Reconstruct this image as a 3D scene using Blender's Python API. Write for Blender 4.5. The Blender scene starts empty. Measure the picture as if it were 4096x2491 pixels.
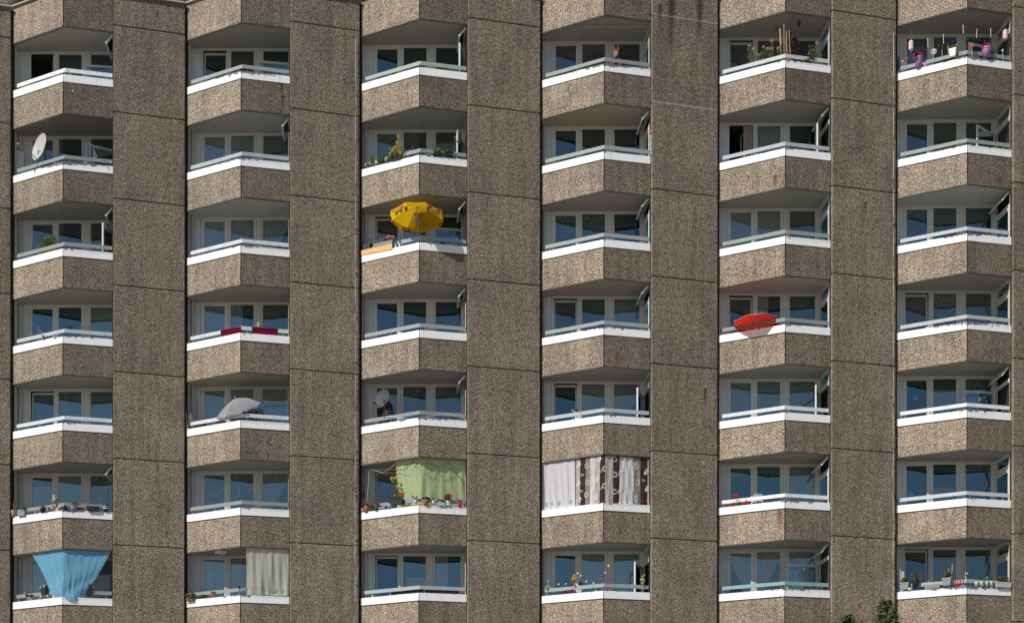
import bpy, math, random
from mathutils import Vector, Matrix, Euler
R = math.radians
random.seed(7)
SC = bpy.context.scene
COL = SC.collection

# ------------------------------------------------------------------ camera, world, sun, exposure
F = 6257.0; PX = 2048.0; YH = 3390.45; ROLL = 0.0012; EYE = 1.65      # photograph pixels (4096 wide), metres
cam_d = bpy.data.cameras.new('camera'); cam = bpy.data.objects.new('camera', cam_d); COL.objects.link(cam)
cam_d.sensor_width = 36.0; cam_d.sensor_fit = 'HORIZONTAL'; cam_d.lens = 36.0 * F / 4096.0
cam_d.shift_y = (YH - 1245.5) / 4096.0
cam_d.clip_start = 0.5; cam_d.clip_end = 2000
cam.location = (0, 0, EYE)
cam.rotation_euler = (Matrix.Rotation(-ROLL, 3, 'Y') @ Matrix.Rotation(R(90), 3, 'X')).to_euler()
SC.camera = cam
SUN_AZ = 50.0     # degrees to the left of the line from facade to camera
SUN_EL = 42.0
sdir = Vector((-math.sin(R(SUN_AZ)) * math.cos(R(SUN_EL)), -math.cos(R(SUN_AZ)) * math.cos(R(SUN_EL)), math.sin(R(SUN_EL))))
sun_d = bpy.data.lights.new('sun', 'SUN'); sun_d.energy = 4.7; sun_d.angle = R(0.5); sun_d.color = (1.0, 0.955, 0.89)
sun = bpy.data.objects.new('sun', sun_d); COL.objects.link(sun)
sun.rotation_euler = sdir.to_track_quat('Z', 'Y').to_euler(); sun.location = (-20, -10, 40)
world = bpy.data.worlds.new('World'); SC.world = world; world.use_nodes = True
wn = world.node_tree; wn.nodes.clear()
sky = wn.nodes.new('ShaderNodeTexSky'); sky.sky_type = 'NISHITA'; sky.sun_disc = False
sky.sun_elevation = R(SUN_EL); sky.sun_rotation = math.atan2(sdir.x, sdir.y)
sky.air_density = 1.0; sky.dust_density = 0.4; sky.ozone_density = 1.6
bg = wn.nodes.new('ShaderNodeBackground'); bg.inputs['Strength'].default_value = 0.078
wo = wn.nodes.new('ShaderNodeOutputWorld')
wn.links.new(sky.outputs[0], bg.inputs[0]); wn.links.new(bg.outputs[0], wo.inputs[0])
SC.view_settings.view_transform = 'Standard'; SC.view_settings.look = 'None'
SC.view_settings.exposure = 0.0; SC.view_settings.gamma = 1.0
SC.render.engine = 'CYCLES'
SC.cycles.max_bounces = 7; SC.cycles.diffuse_bounces = 3; SC.cycles.glossy_bounces = 3
SC.cycles.transmission_bounces = 4; SC.cycles.transparent_max_bounces = 12
SC.cycles.use_denoising = True

# ------------------------------------------------------------------ mesh helper
class MB:
    def __init__(s): s.v = []; s.f = []; s.m = []; s.uv = None
    def face(s, pts, m=0):
        b = len(s.v); s.v += [tuple(p) for p in pts]; s.f.append(tuple(range(b, b + len(pts)))); s.m.append(m)
    def box(s, x0, y0, z0, x1, y1, z1, m=0):
        s.prism([(x0, y0), (x1, y0), (x1, y1), (x0, y1)], z0, z1, m)
    def prism(s, poly, z0, z1, m=0, inset=None, cap=True):
        a = sum(poly[i][0] * poly[(i + 1) % len(poly)][1] - poly[(i + 1) % len(poly)][0] * poly[i][1] for i in range(len(poly)))
        if a < 0: poly = poly[::-1]
        n = len(poly); b = len(s.v)
        rings = [(poly, z0), (poly, z1)]
        if inset:
            c = (sum(p[0] for p in poly) / n, sum(p[1] for p in poly) / n)
            small = inset_poly(poly, inset)
            rings = [(small, z0), (poly, z0 + inset), (poly, z1 - inset), (small, z1)]
        for pl, z in rings: s.v += [(p[0], p[1], z) for p in pl]
        for k in range(len(rings) - 1):
            for i in range(n):
                j = (i + 1) % n
                s.f.append((b + k * n + i, b + k * n + j, b + k * n + n + j, b + k * n + n + i)); s.m.append(m)
        if cap:
            s.f.append(tuple(b + i for i in range(n - 1, -1, -1))); s.m.append(m)
            t = b + (len(rings) - 1) * n
            s.f.append(tuple(t + i for i in range(n))); s.m.append(m)
    def tube(s, pts, r, n=6, m=0, r2=None, cap=True):
        pts = [Vector(p) for p in pts]; b = len(s.v); L = len(pts)
        up = Vector((0, 0, 1))
        for k, p in enumerate(pts):
            d = (pts[min(k + 1, L - 1)] - pts[max(k - 1, 0)])
            if d.length < 1e-9: d = Vector((0, 0, 1))
            d.normalize()
            a = d.cross(up)
            if a.length < 1e-3: a = d.cross(Vector((1, 0, 0)))
            a.normalize(); c = d.cross(a)
            rr = r if r2 is None else r + (r2 - r) * k / max(1, L - 1)
            for i in range(n):
                t = 2 * math.pi * i / n
                s.v.append(tuple(p + a * (rr * math.cos(t)) + c * (rr * math.sin(t))))
        for k in range(L - 1):
            for i in range(n):
                j = (i + 1) % n
                s.f.append((b + k * n + i, b + k * n + j, b + k * n + n + j, b + k * n + n + i)); s.m.append(m)
        if cap:
            s.f.append(tuple(b + i for i in range(n))); s.m.append(m)
            s.f.append(tuple(b + (L - 1) * n + i for i in range(n - 1, -1, -1))); s.m.append(m)
    def lathe(s, prof, n=14, m=0, c=(0, 0, 0), sx=1, sy=1):
        b = len(s.v); L = len(prof)
        for r, z in prof:
            for i in range(n):
                t = 2 * math.pi * i / n
                s.v.append((c[0] + r * sx * math.cos(t), c[1] + r * sy * math.sin(t), c[2] + z))
        for k in range(L - 1):
            for i in range(n):
                j = (i + 1) % n
                s.f.append((b + k * n + i, b + k * n + j, b + k * n + n + j, b + k * n + n + i)); s.m.append(m)
        s.f.append(tuple(b + i for i in range(n - 1, -1, -1))); s.m.append(m)
        s.f.append(tuple(b + (L - 1) * n + i for i in range(n))); s.m.append(m)
    def blob(s, c, r, n=8, k=5, m=0, sz=1.0):
        prof = [(max(r * math.sin(math.pi * i / k), r * 0.05), -r * sz * math.cos(math.pi * i / k)) for i in range(k + 1)]
        s.lathe(prof, n, m, c)
    def leaf(s, c, size, m=0, rnd=random, asp=0.6, nrm=None):
        n = Vector((rnd.gauss(0, 1), rnd.gauss(0, 1), rnd.gauss(0, 1) + 0.3)).normalized() if nrm is None else nrm
        a = n.orthogonal().normalized(); a.rotate(Matrix.Rotation(rnd.random() * 6.28, 3, n)); b = n.cross(a)
        c = Vector(c); l = size; w = size * asp
        s.face([c - a * l, c + b * w * 0.8 - a * l * 0.1, c + a * l + n * l * 0.25, c - b * w * 0.8 - a * l * 0.1], m)
    def clump(s, c, rx, ry, rz, n, size, m=0, rnd=random, asp=0.6):
        for _ in range(n):
            d = Vector((rnd.gauss(0, 1), rnd.gauss(0, 1), rnd.gauss(0, 1))).normalized() * (rnd.random() ** 0.45)
            s.leaf((c[0] + d.x * rx, c[1] + d.y * ry, c[2] + d.z * rz), size * rnd.uniform(0.7, 1.2), m, rnd, asp)
    def grid(s, fn, nu, nv, m=0, uv=True, mf=None):
        b = len(s.v)
        if s.uv is None: s.uv = {}
        for j in range(nv + 1):
            for i in range(nu + 1):
                u = i / nu; v = j / nv
                s.v.append(tuple(fn(u, v))); s.uv[len(s.v) - 1] = (u, v)
        for j in range(nv):
            for i in range(nu):
                a = b + j * (nu + 1) + i
                s.f.append((a, a + 1, a + nu + 2, a + nu + 1)); s.m.append(m if mf is None else mf((i + .5) / nu, (j + .5) / nv))
    def xform(s, M):
        s.v = [tuple(M @ Vector(p)) for p in s.v]; return s
    def mesh(s, name, mats, smooth=False):
        me = bpy.data.meshes.new(name); me.from_pydata(s.v, [], s.f)
        if not isinstance(mats, (list, tuple)): mats = [mats]
        for mm in mats: me.materials.append(mm)
        me.polygons.foreach_set('material_index', s.m)
        if smooth: me.polygons.foreach_set('use_smooth', [True] * len(s.f))
        if s.uv:
            ul = me.uv_layers.new(name='UVMap')
            for lp in me.loops: ul.data[lp.index].uv = s.uv.get(lp.vertex_index, (0, 0))
        me.update(); return me
    def build(s, name, mats, parent=None, loc=(0, 0, 0), smooth=False, color=None):
        return link(name, s.mesh(name, mats, smooth), parent, loc, color)

def inset_poly(poly, d):
    n = len(poly); out = []
    for i in range(n):
        p0 = Vector(poly[i - 1]); p1 = Vector(poly[i]); p2 = Vector(poly[(i + 1) % n])
        a = (p1 - p0).normalized(); b = (p2 - p1).normalized()
        na = Vector((-a.y, a.x)); nb = Vector((-b.y, b.x))
        q = na + nb
        q = q / max(0.3, (1 + na.dot(nb)))
        out.append((p1.x + q.x * d, p1.y + q.y * d))
    return out

def link(name, me, parent=None, loc=(0, 0, 0), color=None):
    o = bpy.data.objects.new(name, me); COL.objects.link(o)
    o.location = loc
    if parent is not None: o.parent = parent
    if color is not None: o.color = color
    return o
def tag(o, label, cat, group=None):
    o['label'] = label; o['category'] = cat
    if group: o['group'] = group
    return o
def empty(name, loc, label, cat, group=None):
    o = bpy.data.objects.new(name, None); COL.objects.link(o); o.location = loc; o.empty_display_size = 0.1
    return tag(o, label, cat, group)

# ------------------------------------------------------------------ materials
class NT:
    def __init__(s, name):
        s.mat = bpy.data.materials.new(name); s.mat.use_nodes = True; s.t = s.mat.node_tree; s.t.nodes.clear()
        s.out = s.t.nodes.new('ShaderNodeOutputMaterial')
    def n(s, typ, **kw):
        nd = s.t.nodes.new(typ)
        for k, v in kw.items():
            if k in nd.inputs: nd.inputs[k].default_value = v
            else: setattr(nd, k, v)
        return nd
    def l(s, a, b): s.t.links.new(a, b)
    def ramp(s, fac, stops, interp='LINEAR'):
        nd = s.t.nodes.new('ShaderNodeValToRGB'); nd.color_ramp.interpolation = interp
        els = nd.color_ramp.elements
        while len(els) > 1: els.remove(els[-1])
        for i, (p, c) in enumerate(stops):
            e = els[0] if i == 0 else els.new(p)
            e.position = p; e.color = (c[0], c[1], c[2], 1) if len(c) == 3 else c
        s.l(fac, nd.inputs['Fac']); return nd.outputs['Color']
    def mix(s, fac, a, b, mode='MIX'):
        nd = s.t.nodes.new('ShaderNodeMix'); nd.data_type = 'RGBA'; nd.blend_type = mode
        for sock, val in ((nd.inputs[0], fac), (nd.inputs[6], a), (nd.inputs[7], b)):
            if hasattr(val, 'links'): s.l(val, sock)
            elif isinstance(val, (int, float)): sock.default_value = val
            else: sock.default_value = (val[0], val[1], val[2], 1)
        return nd.outputs[2]
    def math(s, op, a, b=0.0):
        nd = s.t.nodes.new('ShaderNodeMath'); nd.operation = op
        for k, val in enumerate((a, b)):
            if hasattr(val, 'links'): s.l(val, nd.inputs[k])
            else: nd.inputs[k].default_value = val
        return nd.outputs[0]
    def pos(s): return s.n('ShaderNodeNewGeometry').outputs['Position']
    def objc(s): return s.n('ShaderNodeTexCoord').outputs['Object']
    def uv(s): return s.n('ShaderNodeTexCoord').outputs['UV']
    def noise(s, vec, scale, detail=3.0, rough=0.55):
        nd = s.n('ShaderNodeTexNoise'); nd.inputs['Scale'].default_value = scale
        nd.inputs['Detail'].default_value = detail; nd.inputs['Roughness'].default_value = rough
        s.l(vec, nd.inputs['Vector']); return nd.outputs['Fac']
    def principled(s, color, rough=0.7, metal=0.0, bump=None, bstr=0.3, bdist=0.01, spec=0.4):
        p = s.n('ShaderNodeBsdfPrincipled')
        if hasattr(color, 'links'): s.l(color, p.inputs['Base Color'])
        else: p.inputs['Base Color'].default_value = (*color, 1)
        p.inputs['Roughness'].default_value = rough; p.inputs['Metallic'].default_value = metal
        p.inputs['Specular IOR Level'].default_value = spec
        if bump is not None:
            b = s.n('ShaderNodeBump'); b.inputs['Strength'].default_value = bstr; b.inputs['Distance'].default_value = bdist
            s.l(bump, b.inputs['Height']); s.l(b.outputs[0], p.inputs['Normal'])
        s.p = p; s.l(p.outputs[0], s.out.inputs[0]); return p

def make_aggregate():
    t = NT('exposed_aggregate'); pos = t.pos()
    vo = t.n('ShaderNodeTexVoronoi'); vo.inputs['Scale'].default_value = 56.0; t.l(pos, vo.inputs['Vector'])
    sep = t.n('ShaderNodeSeparateColor'); t.l(vo.outputs['Color'], sep.inputs[0])
    peb = t.ramp(sep.outputs[0], [(0.0, (.07, .06, .055)), (.14, (.15, .125, .105)), (.32, (.36, .295, .235)),
                                  (.55, (.50, .42, .34)), (.74, (.63, .55, .46)), (.9, (.80, .75, .68)), (1.0, (.88, .86, .82))])
    tint = t.mix(0.16, peb, t.ramp(sep.outputs[1], [(0, (.33, .19, .08)), (.5, (.26, .24, .22)), (1, (.22, .24, .28))]))
    edge = t.ramp(vo.outputs['Distance'], [(0.28, (1.05, 1.05, 1.05)), (.66, (.30, .275, .25))])
    c = t.mix(1.0, tint, edge, 'MULTIPLY')
    big = t.noise(pos, 0.9, 4.0)
    c = t.mix(1.0, c, t.ramp(big, [(.3, (.80, .80, .81)), (.7, (1.14, 1.12, 1.10))]), 'MULTIPLY')
    sc = t.n('ShaderNodeMapping'); sc.inputs['Scale'].default_value = (3.0, 3.0, 0.22); t.l(pos, sc.inputs['Vector'])
    st = t.noise(sc.outputs[0], 1.6, 4.0, .6)
    c = t.mix(1.0, c, t.ramp(st, [(.35, (.80, .78, .77)), (.58, (1.05, 1.05, 1.05))]), 'MULTIPLY')
    oi = t.n('ShaderNodeObjectInfo')
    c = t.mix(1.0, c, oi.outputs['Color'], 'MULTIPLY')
    h = t.math('ADD', t.math('MULTIPLY', vo.outputs['Distance'], -1.0), t.math('MULTIPLY', sep.outputs[2], 0.5))
    t.principled(c, 0.75, bump=h, bstr=0.55, bdist=0.02, spec=0.35)
    return t.mat

def painted(name, color, rough=0.55, dirt=(.25, .22, .18), amt=0.25, scale=3.0, spec=0.4, use_obj=False):
    t = NT(name); pos = t.pos()
    a = t.noise(pos, scale, 5.0, .6); b = t.noise(pos, scale * 9, 3.0)
    f = t.math('MULTIPLY', t.ramp(a, [(.45, (0, 0, 0)), (.8, (1, 1, 1))]), amt)
    base = color
    if use_obj:
        oi = t.n('ShaderNodeObjectInfo'); base = oi.outputs['Color']
    c = t.mix(f, base, dirt)
    c = t.mix(1.0, c, t.ramp(b, [(.3, (.93, .93, .93)), (.7, (1.05, 1.05, 1.05))]), 'MULTIPLY')
    t.principled(c, rough, bump=b, bstr=0.08, bdist=0.004, spec=spec)
    return t.mat

def make_band():
    # white paint, black algae blotches below the top edge (object colour R = how much)
    t = NT('white_band_paint'); pos = t.pos(); oc = t.objc()
    oi = t.n('ShaderNodeObjectInfo'); sc = t.n('ShaderNodeSeparateColor'); t.l(oi.outputs['Color'], sc.inputs[0])
    sx = t.n('ShaderNodeSeparateXYZ'); t.l(oc, sx.inputs[0])
    top = t.ramp(sx.outputs[2], [(.60, (0, 0, 0)), (1.0, (1, 1, 1))])      # local z of the band runs .99 - 1.24
    hgt = t.math('DIVIDE', t.math('SUBTRACT', sx.outputs[2], 0.99), 0.25)
    near = t.math('SUBTRACT', 1.0, t.math('MULTIPLY', t.math('ABSOLUTE', sx.outputs[0]), 0.45))   # ridge end gets most
    near = t.math('MAXIMUM', near, 0.25)
    n1 = t.noise(pos, 6.5, 6.0, .72)
    amt = t.math('MULTIPLY', t.math('MULTIPLY', t.math('POWER', hgt, 1.6), near), sc.outputs[0])
    k = t.math('GREATER_THAN', t.math('ADD', n1, t.math('MULTIPLY', amt, 0.55)), 0.80)
    k = t.math('MULTIPLY', k, 0.85)
    n2 = t.noise(pos, 2.2, 5.0, .6)
    mp = t.n('ShaderNodeMapping'); mp.inputs['Scale'].default_value = (9, 9, .8); t.l(pos, mp.inputs['Vector'])
    n3 = t.noise(mp.outputs[0], 1.5, 4.0, .6)
    c = t.mix(t.math('MULTIPLY', t.ramp(n2, [(.45, (0, 0, 0)), (.8, (1, 1, 1))]), .22), (.86, .86, .85), (.52, .53, .53))
    c = t.mix(t.math('MULTIPLY', t.ramp(n3, [(.55, (0, 0, 0)), (.75, (1, 1, 1))]), .30), c, (.38, .33, .27))
    c = t.mix(k, c, (.055, .05, .04))
    t.principled(c, 0.5, bump=n1, bstr=0.06, bdist=0.004)
    return t.mat

def make_rail():
    t = NT('weathered_rail'); pos = t.pos(); oi = t.n('ShaderNodeObjectInfo')
    n1 = t.noise(pos, 7.0, 6.0, .7); n2 = t.noise(pos, 38.0, 4.0, .6)
    mp = t.n('ShaderNodeMapping'); mp.inputs['Scale'].default_value = (16, 16, .9); t.l(pos, mp.inputs['Vector'])
    n3 = t.noise(mp.outputs[0], 1.5, 4.0, .6)
    c = t.mix(t.math('MULTIPLY', t.ramp(n3, [(.45, (0, 0, 0)), (.75, (1, 1, 1))]), .35), oi.outputs['Color'], (.25, .27, .25))
    c = t.mix(t.math('MULTIPLY', t.ramp(n1, [(.6, (0, 0, 0)), (.64, (1, 1, 1))]), .55), c, (.16, .17, .16))
    c = t.mix(1.0, c, t.ramp(n2, [(.3, (.85, .85, .85)), (.7, (1.08, 1.08, 1.08))]), 'MULTIPLY')
    t.principled(c, 0.55); return t.mat

def make_glass():
    t = NT('window_glass')
    fr = t.n('ShaderNodeFresnel'); fr.inputs['IOR'].default_value = 1.55
    f = t.math('MINIMUM', t.math('ADD', t.math('MULTIPLY', fr.outputs[0], 1.9), 0.13), 1.0)
    g = t.n('ShaderNodeBsdfGlossy'); g.inputs['Roughness'].default_value = 0.0; g.inputs['Color'].default_value = (.60, .90, 1, 1)
    # panes of old double glazing are never quite flat
    b = t.n('ShaderNodeBump'); b.inputs['Strength'].default_value = 0.05; b.inputs['Distance'].default_value = 0.02
    t.l(t.noise(t.pos(), 2.2, 1.0), b.inputs['Height']); t.l(b.outputs[0], g.inputs['Normal'])
    tr = t.n('ShaderNodeBsdfTransparent'); tr.inputs['Color'].default_value = (.86, .91, .90, 1)
    m = t.n('ShaderNodeMixShader'); t.l(f, m.inputs[0]); t.l(tr.outputs[0], m.inputs[1]); t.l(g.outputs[0], m.inputs[2])
    t.l(m.outputs[0], t.out.inputs[0]); return t.mat

def cloth(name, color, trans=0.35, pattern=None, rough=0.9):
    t = NT(name)
    c = pattern(t) if pattern else t.mix(t.noise(t.uv(), 6.0, 3.0), tuple(x * .93 for x in color), tuple(min(1, x * 1.05) for x in color))
    d = t.n('ShaderNodeBsdfDiffuse'); d.inputs['Roughness'].default_value = rough
    tl = t.n('ShaderNodeBsdfTranslucent')
    for q in (d, tl): t.l(c, q.inputs['Color'])
    m = t.n('ShaderNodeMixShader'); m.inputs[0].default_value = trans
    t.l(d.outputs[0], m.inputs[1]); t.l(tl.outputs[0], m.inputs[2]); t.l(m.outputs[0], t.out.inputs[0]); return t.mat

M_AGG = make_aggregate(); M_BAND = make_band(); M_RAIL = make_rail(); M_GLASS = make_glass()
M_FRAME = painted('white_frame_paint', (.66, .655, .63), .5, (.38, .34, .28), .30, 2.5)
M_BOARD = painted('white_board_paint', (.66, .665, .66), .6, (.4, .37, .32), .25, 2.0)
M_SOFF = painted('soffit_paint', (.6, .58, .55), .8, (.30, .26, .21), .30, 1.3, use_obj=True)
M_DARK = painted('dark_joint_and_shade', (.022, .02, .019), .9, (.05, .045, .04), .5, 5)  # dark joints, and the shade put into slots and wall ends
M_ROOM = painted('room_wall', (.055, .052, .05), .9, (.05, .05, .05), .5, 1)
M_METAL = painted('galvanised_metal', (.42, .43, .43), .45, (.22, .21, .2), .4, 8)
M_PIPE = painted('pipe_paint', (.52, .51, .48), .5, (.3, .27, .23), .3, 4)
M_SEAL = painted('joint_sealant', (.30, .29, .27), .7, (.25, .24, .23), .5, 5)
M_LIP = painted('drip_edge_concrete', (.20, .19, .165), .85, (.08, .08, .07), .6, 6)
M_COPE = painted('coping_metal', (.50, .47, .42), .5, (.3, .28, .25), .4, 5)

# ------------------------------------------------------------------ facade geometry
CX = [-14.4713, -8.7224, -2.9883, 2.9108, 8.6739, 14.428]      # ridge of each balcony stack
def colx(i): return CX[0] - 5.77 if i < 0 else (CX[5] + 5.78 if i > 5 else CX[i])
def coly(i): return 50.33 - 0.1389 * i
def levz(i, k): return EYE + 26.4264 + 0.0512 * i - 2.8 * k    # underside of parapet k in stack i
PL_ = (-1.983, 1.127); PE_ = (1.51, 0.371); YB = 1.68          # plan of a balcony, ridge at the origin
def unit(a):
    l = math.hypot(*a); return (a[0] / l, a[1] / l)
DL = unit(PL_); DR = unit(PE_)
NL = (-DL[1], DL[0]); NL = NL if NL[1] < 0 else (-NL[0], -NL[1])   # outward normals
NR = (DR[1], -DR[0])
def ridge(s):          # corner of the two faces moved inwards by s
    ax, ay = -NL[0] * s, -NL[1] * s; bx, by = -NR[0] * s, -NR[1] * s
    det = DL[0] * (-DR[1]) - DL[1] * (-DR[0])
    t = ((bx - ax) * (-DR[1]) - (by - ay) * (-DR[0])) / det
    return (ax + DL[0] * t, ay + DL[1] * t)
def onL(s, x):         # point on the left face moved inwards by s, at plan x
    t = (x + NL[0] * s) / DL[0]; return (x, -NL[1] * s + DL[1] * t)
def onR(s, x):
    t = (x + NR[0] * s) / DR[0]; return (x, -NR[1] * s + DR[1] * t)
def P(i, px, py, s):   # the point of the front (moved inwards by s) that the photograph shows at px, py
    v = YH - py; m = (px - PX - ROLL * v) / F
    ox, oy = colx(i), coly(i); r = ridge(s)
    mr = (ox + r[0]) / (oy + r[1])
    d = DL if m < mr else DR
    ax, ay = ox + r[0], oy + r[1]
    t = (m * ay - ax) / (d[0] - m * d[1])
    x, y = ax + t * d[0], ay + t * d[1]
    return Vector((x, y, EYE + (v + ROLL * m * F) / F * y))
def at(px, py, y):
    v = YH - py; m = (px - PX - ROLL * v) / F
    return Vector((m * y, y, EYE + (v + ROLL * m * F) / F * y))
def ledge(i, r, px, s=0.09, dz=0.0):     # a spot on top of the white band of row r
    p = P(i, px, 1000, s); z = levz(i, r) + 1.239 + dz
    for _ in range(3):
        py = YH - (z - EYE) / p.y * F
        p = P(i, px, py, s)
    return Vector((p.x, p.y, z))
def face_rot(i, px):   # z rotation that turns local -y outwards from the face at px
    return math.atan2(NL[0], -NL[1]) if px < PX + F * colx(i) / coly(i) else math.atan2(NR[0], -NR[1])

BLD = empty('apartment_building', (0, 0, 0), 'brown pebble-dashed concrete apartment block with six stacks of angled white-banded balconies', 'building')
ROWS = range(1, 8)

# shared balcony meshes
def front_strip(side, s0, s1, z0, z1, gap=0.016, ext=-0.012, inset=None):
    m = MB(); a = ridge(s0); b = ridge(s1)
    if side < 0:
        p = [onL(s0, a[0] - gap), onL(s0, PL_[0] - ext), onL(s1, PL_[0] - ext), onL(s1, b[0] - gap)]
    else:
        p = [onR(s0, a[0] + gap), onR(s0, PE_[0]), onR(s1, PE_[0]), onR(s1, b[0] + gap)]
    m.prism(p, z0, z1, 0, inset); return m
me_pl = front_strip(-1, 0, .12, 0, .962, .015).mesh('parapet_panel', M_AGG)
me_pr = front_strip(1, 0, .12, 0, .962, .015).mesh('parapet_panel', M_AGG)
me_tl = front_strip(-1, 0, .12, 0, 1.17).mesh('parapet_panel', M_AGG)
me_tr = front_strip(1, 0, .12, 0, 1.17).mesh('parapet_panel', M_AGG)
me_bl = front_strip(-1, -.010, .30, .994, 1.237, .012, -.012, .006).mesh('parapet_band', M_BAND)
me_br = front_strip(1, -.010, .30, .994, 1.237, .012, -.012, .006).mesh('parapet_band', M_BAND)
m = MB(); a = .02
rr = ridge(.10); 
slab = [onL(.10, -1.97), rr, onR(.10, 1.50), (1.50, YB + .02), (-1.97, YB + .02)]
m.prism(slab, .012, .27, 0)
for k_, (d_, xe) in enumerate(((-1, -2.0), (1, 1.505))):       # thin drip lip along the bottom edge
    fn = onL if d_ < 0 else onR
    c0 = ridge(.012); c1 = ridge(.075)
    m.prism([fn(.012, c0[0] + d_ * .012), fn(.012, xe), fn(.075, xe), fn(.075, c1[0] + d_ * .012)], -.022, -.001, 1)
for d_, xe in ((-1, -2.0), (1, 1.505)):
    fn = onL if d_ < 0 else onR; c0 = ridge(.06); c1 = ridge(.11)
    m.prism([fn(.06, c0[0]), fn(.06, xe), fn(.11, xe), fn(.11, c1[0])], .28, 1.15, 2)
me_slab = m.mesh('balcony', [M_SOFF, M_LIP, M_DARK])
# railing: wide board on thin posts
m = MB(); s0, s1 = .10, .145; a, b = ridge(s0), ridge(s1)
m.prism([onL(s0, a[0]), onL(s0, -1.90), onL(s1, -1.90), onL(s1, b[0])], 1.376, 1.488, 0)
m.prism([onR(s0, a[0]), onR(s0, 1.475), onR(s1, 1.475), onR(s1, b[0])], 1.376, 1.488, 0)
for x in (-1.80, -.97): p = onL(.165, x); m.box(p[0] - .011, p[1] - .015, 1.237, p[0] + .011, p[1] + .015, 1.47, 1)
for x in (.16, 1.28): p = onR(.165, x); m.box(p[0] - .011, p[1] - .015, 1.237, p[0] + .011, p[1] + .015, 1.47, 1)
me_rail = m.mesh('handrail', [M_RAIL, M_METAL])
# window wall: fixed frames, boards, side wall; hangs from the soffit at z = 0
OP = [(-1.50, -.83), (-.624, .13), (.441, 1.273)]
m = MB(); y0 = YB; ZB = -2.52
m.box(-1.99, 1.23, ZB, -1.955, YB + .05, .01, 1); m.box(-2.03, 1.165, ZB, -1.945, 1.228, .008, 2)                                   # left partition, and a dark box standing in for shade in the slot
m.box(-1.955, y0, ZB, -1.632, y0 + .06, .005, 1); m.box(-1.624, y0 + .004, ZB, -1.556, y0 + .06, .005)
for x0, x1 in ((-.775, -.716), (-.708, -.644), (.150, .222), (.230, .352), (.360, .421), (1.293, 1.40)):
    m.box(x0, y0, ZB, x1, y0 + .06, .005)
m.box(-1.97, y0 + .055, ZB, 1.42, y0 + .07, -2.3, 2)
m.box(-1.556, y0 + .002, -.065, -.775, y0 + .058, .004); m.box(-.644, y0 + .002, -.07, .15, y0 + .058, .004); m.box(.421, y0 + .002, -.07, 1.293, y0 + .058, .004)
for x0, x1 in ((-.644, .15), (.421, 1.293)): m.box(x0, y0 + .003, ZB, x1, y0 + .06, -1.72, 1)
for x in (-1.636, -.722, .216, .346): m.box(x, y0 + .045, ZB, x + .02, y0 + .05, 0, 2)   # shadow grooves
A = Vector((1.392, YB)); B = Vector((1.495, .40)); SD = (B - A).normalized(); SN = Vector((-SD.y, SD.x))
SN = SN if SN.x < 0 else -SN
def side(s0, s1, z0, z1, d0, d1, mi=0):
    p = [A + SD * s0 - SN * d0, A + SD * s1 - SN * d0, A + SD * s1 - SN * d1, A + SD * s0 - SN * d1]
    m.prism([tuple(q) for q in p], z0, z1, mi)
side(.0, .10, ZB, .003, 0, .06); side(1.215, 1.27, ZB, .003, 0, .06); side(1.27, 1.288, ZB, .003, -.012, .09, 2); side(.10, 1.215, -.065, .002, .002, .058)  # added dark cap stands in for shade on the wall's front end
side(.10, 1.215, -.545, -.425, .002, .058); side(.10, 1.215, ZB, -1.95, .004, .058, 1)
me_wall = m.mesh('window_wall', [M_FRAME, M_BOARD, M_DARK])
def ring(x0, x1, z0, z1, w, y, d, wt=None):
    q = MB(); wt = wt or w
    q.box(x0, y, z0, x0 + w, y + d, z1); q.box(x1 - w, y, z0, x1, y + d, z1)
    q.box(x0 + w, y + .001, z1 - wt, x1 - w, y + d - .001, z1); q.box(x0 + w, y + .001, z0, x1 - w, y + d - .001, z0 + w); return q
def pane(x0, x1, z0, z1, y):
    q = MB(); q.face([(x0, y, z0), (x1, y, z0), (x1, y, z1), (x0, y, z1)]); return q
me_door = ring(-.359, .420, 0, 2.41, .056, -.045, .05, .075).mesh('balcony_door', M_FRAME)      # origin at the foot of its hinge side middle
me_dpane = pane(-.303, .364, .08, 2.335, -.02).mesh('pane', M_GLASS)
me_w2 = ring(-.642, .148, -1.72, -.072, .02, YB + .012, .04).mesh('window', M_FRAME); me_p2 = pane(-.622, .128, -1.70, -.092, YB + .03).mesh('pane', M_GLASS)
me_w3 = ring(.423, 1.291, -1.72, -.072, .02, YB + .012, .04).mesh('window', M_FRAME); me_p3 = pane(.443, 1.271, -1.70, -.092, YB + .03).mesh('pane', M_GLASS)
# side sashes, local x along the wall towards the camera, hinge at the origin
me_case = ring(0, 1.105, -1.39, 0, .07, -.025, .05).mesh('casement', M_FRAME); me_cp = pane(.07, 1.035, -1.32, -.07, 0).mesh('pane', M_GLASS)
q = MB(); q.box(0, -.025, -.355, .06, .025, 0); q.box(1.045, -.025, -.355, 1.105, .025, 0); q.box(.06, -.024, -.05, 1.045, .024, 0); q.box(.06, -.024, -.355, 1.045, .024, -.305)
me_tr_s = q.mesh('transom_sash', M_FRAME); me_tp = pane(.06, 1.045, -.305, -.05, 0).mesh('pane', M_GLASS)
m = MB(); m.tube([(-1.86, 1.58, 0), (-1.86, 1.58, ZB)], .045, 10); m.tube([(-1.86, 1.58, 0), (-1.86, 1.58, -.06)], .055, 10)
me_pipe = m.mesh('downpipe', M_PIPE, True)

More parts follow.
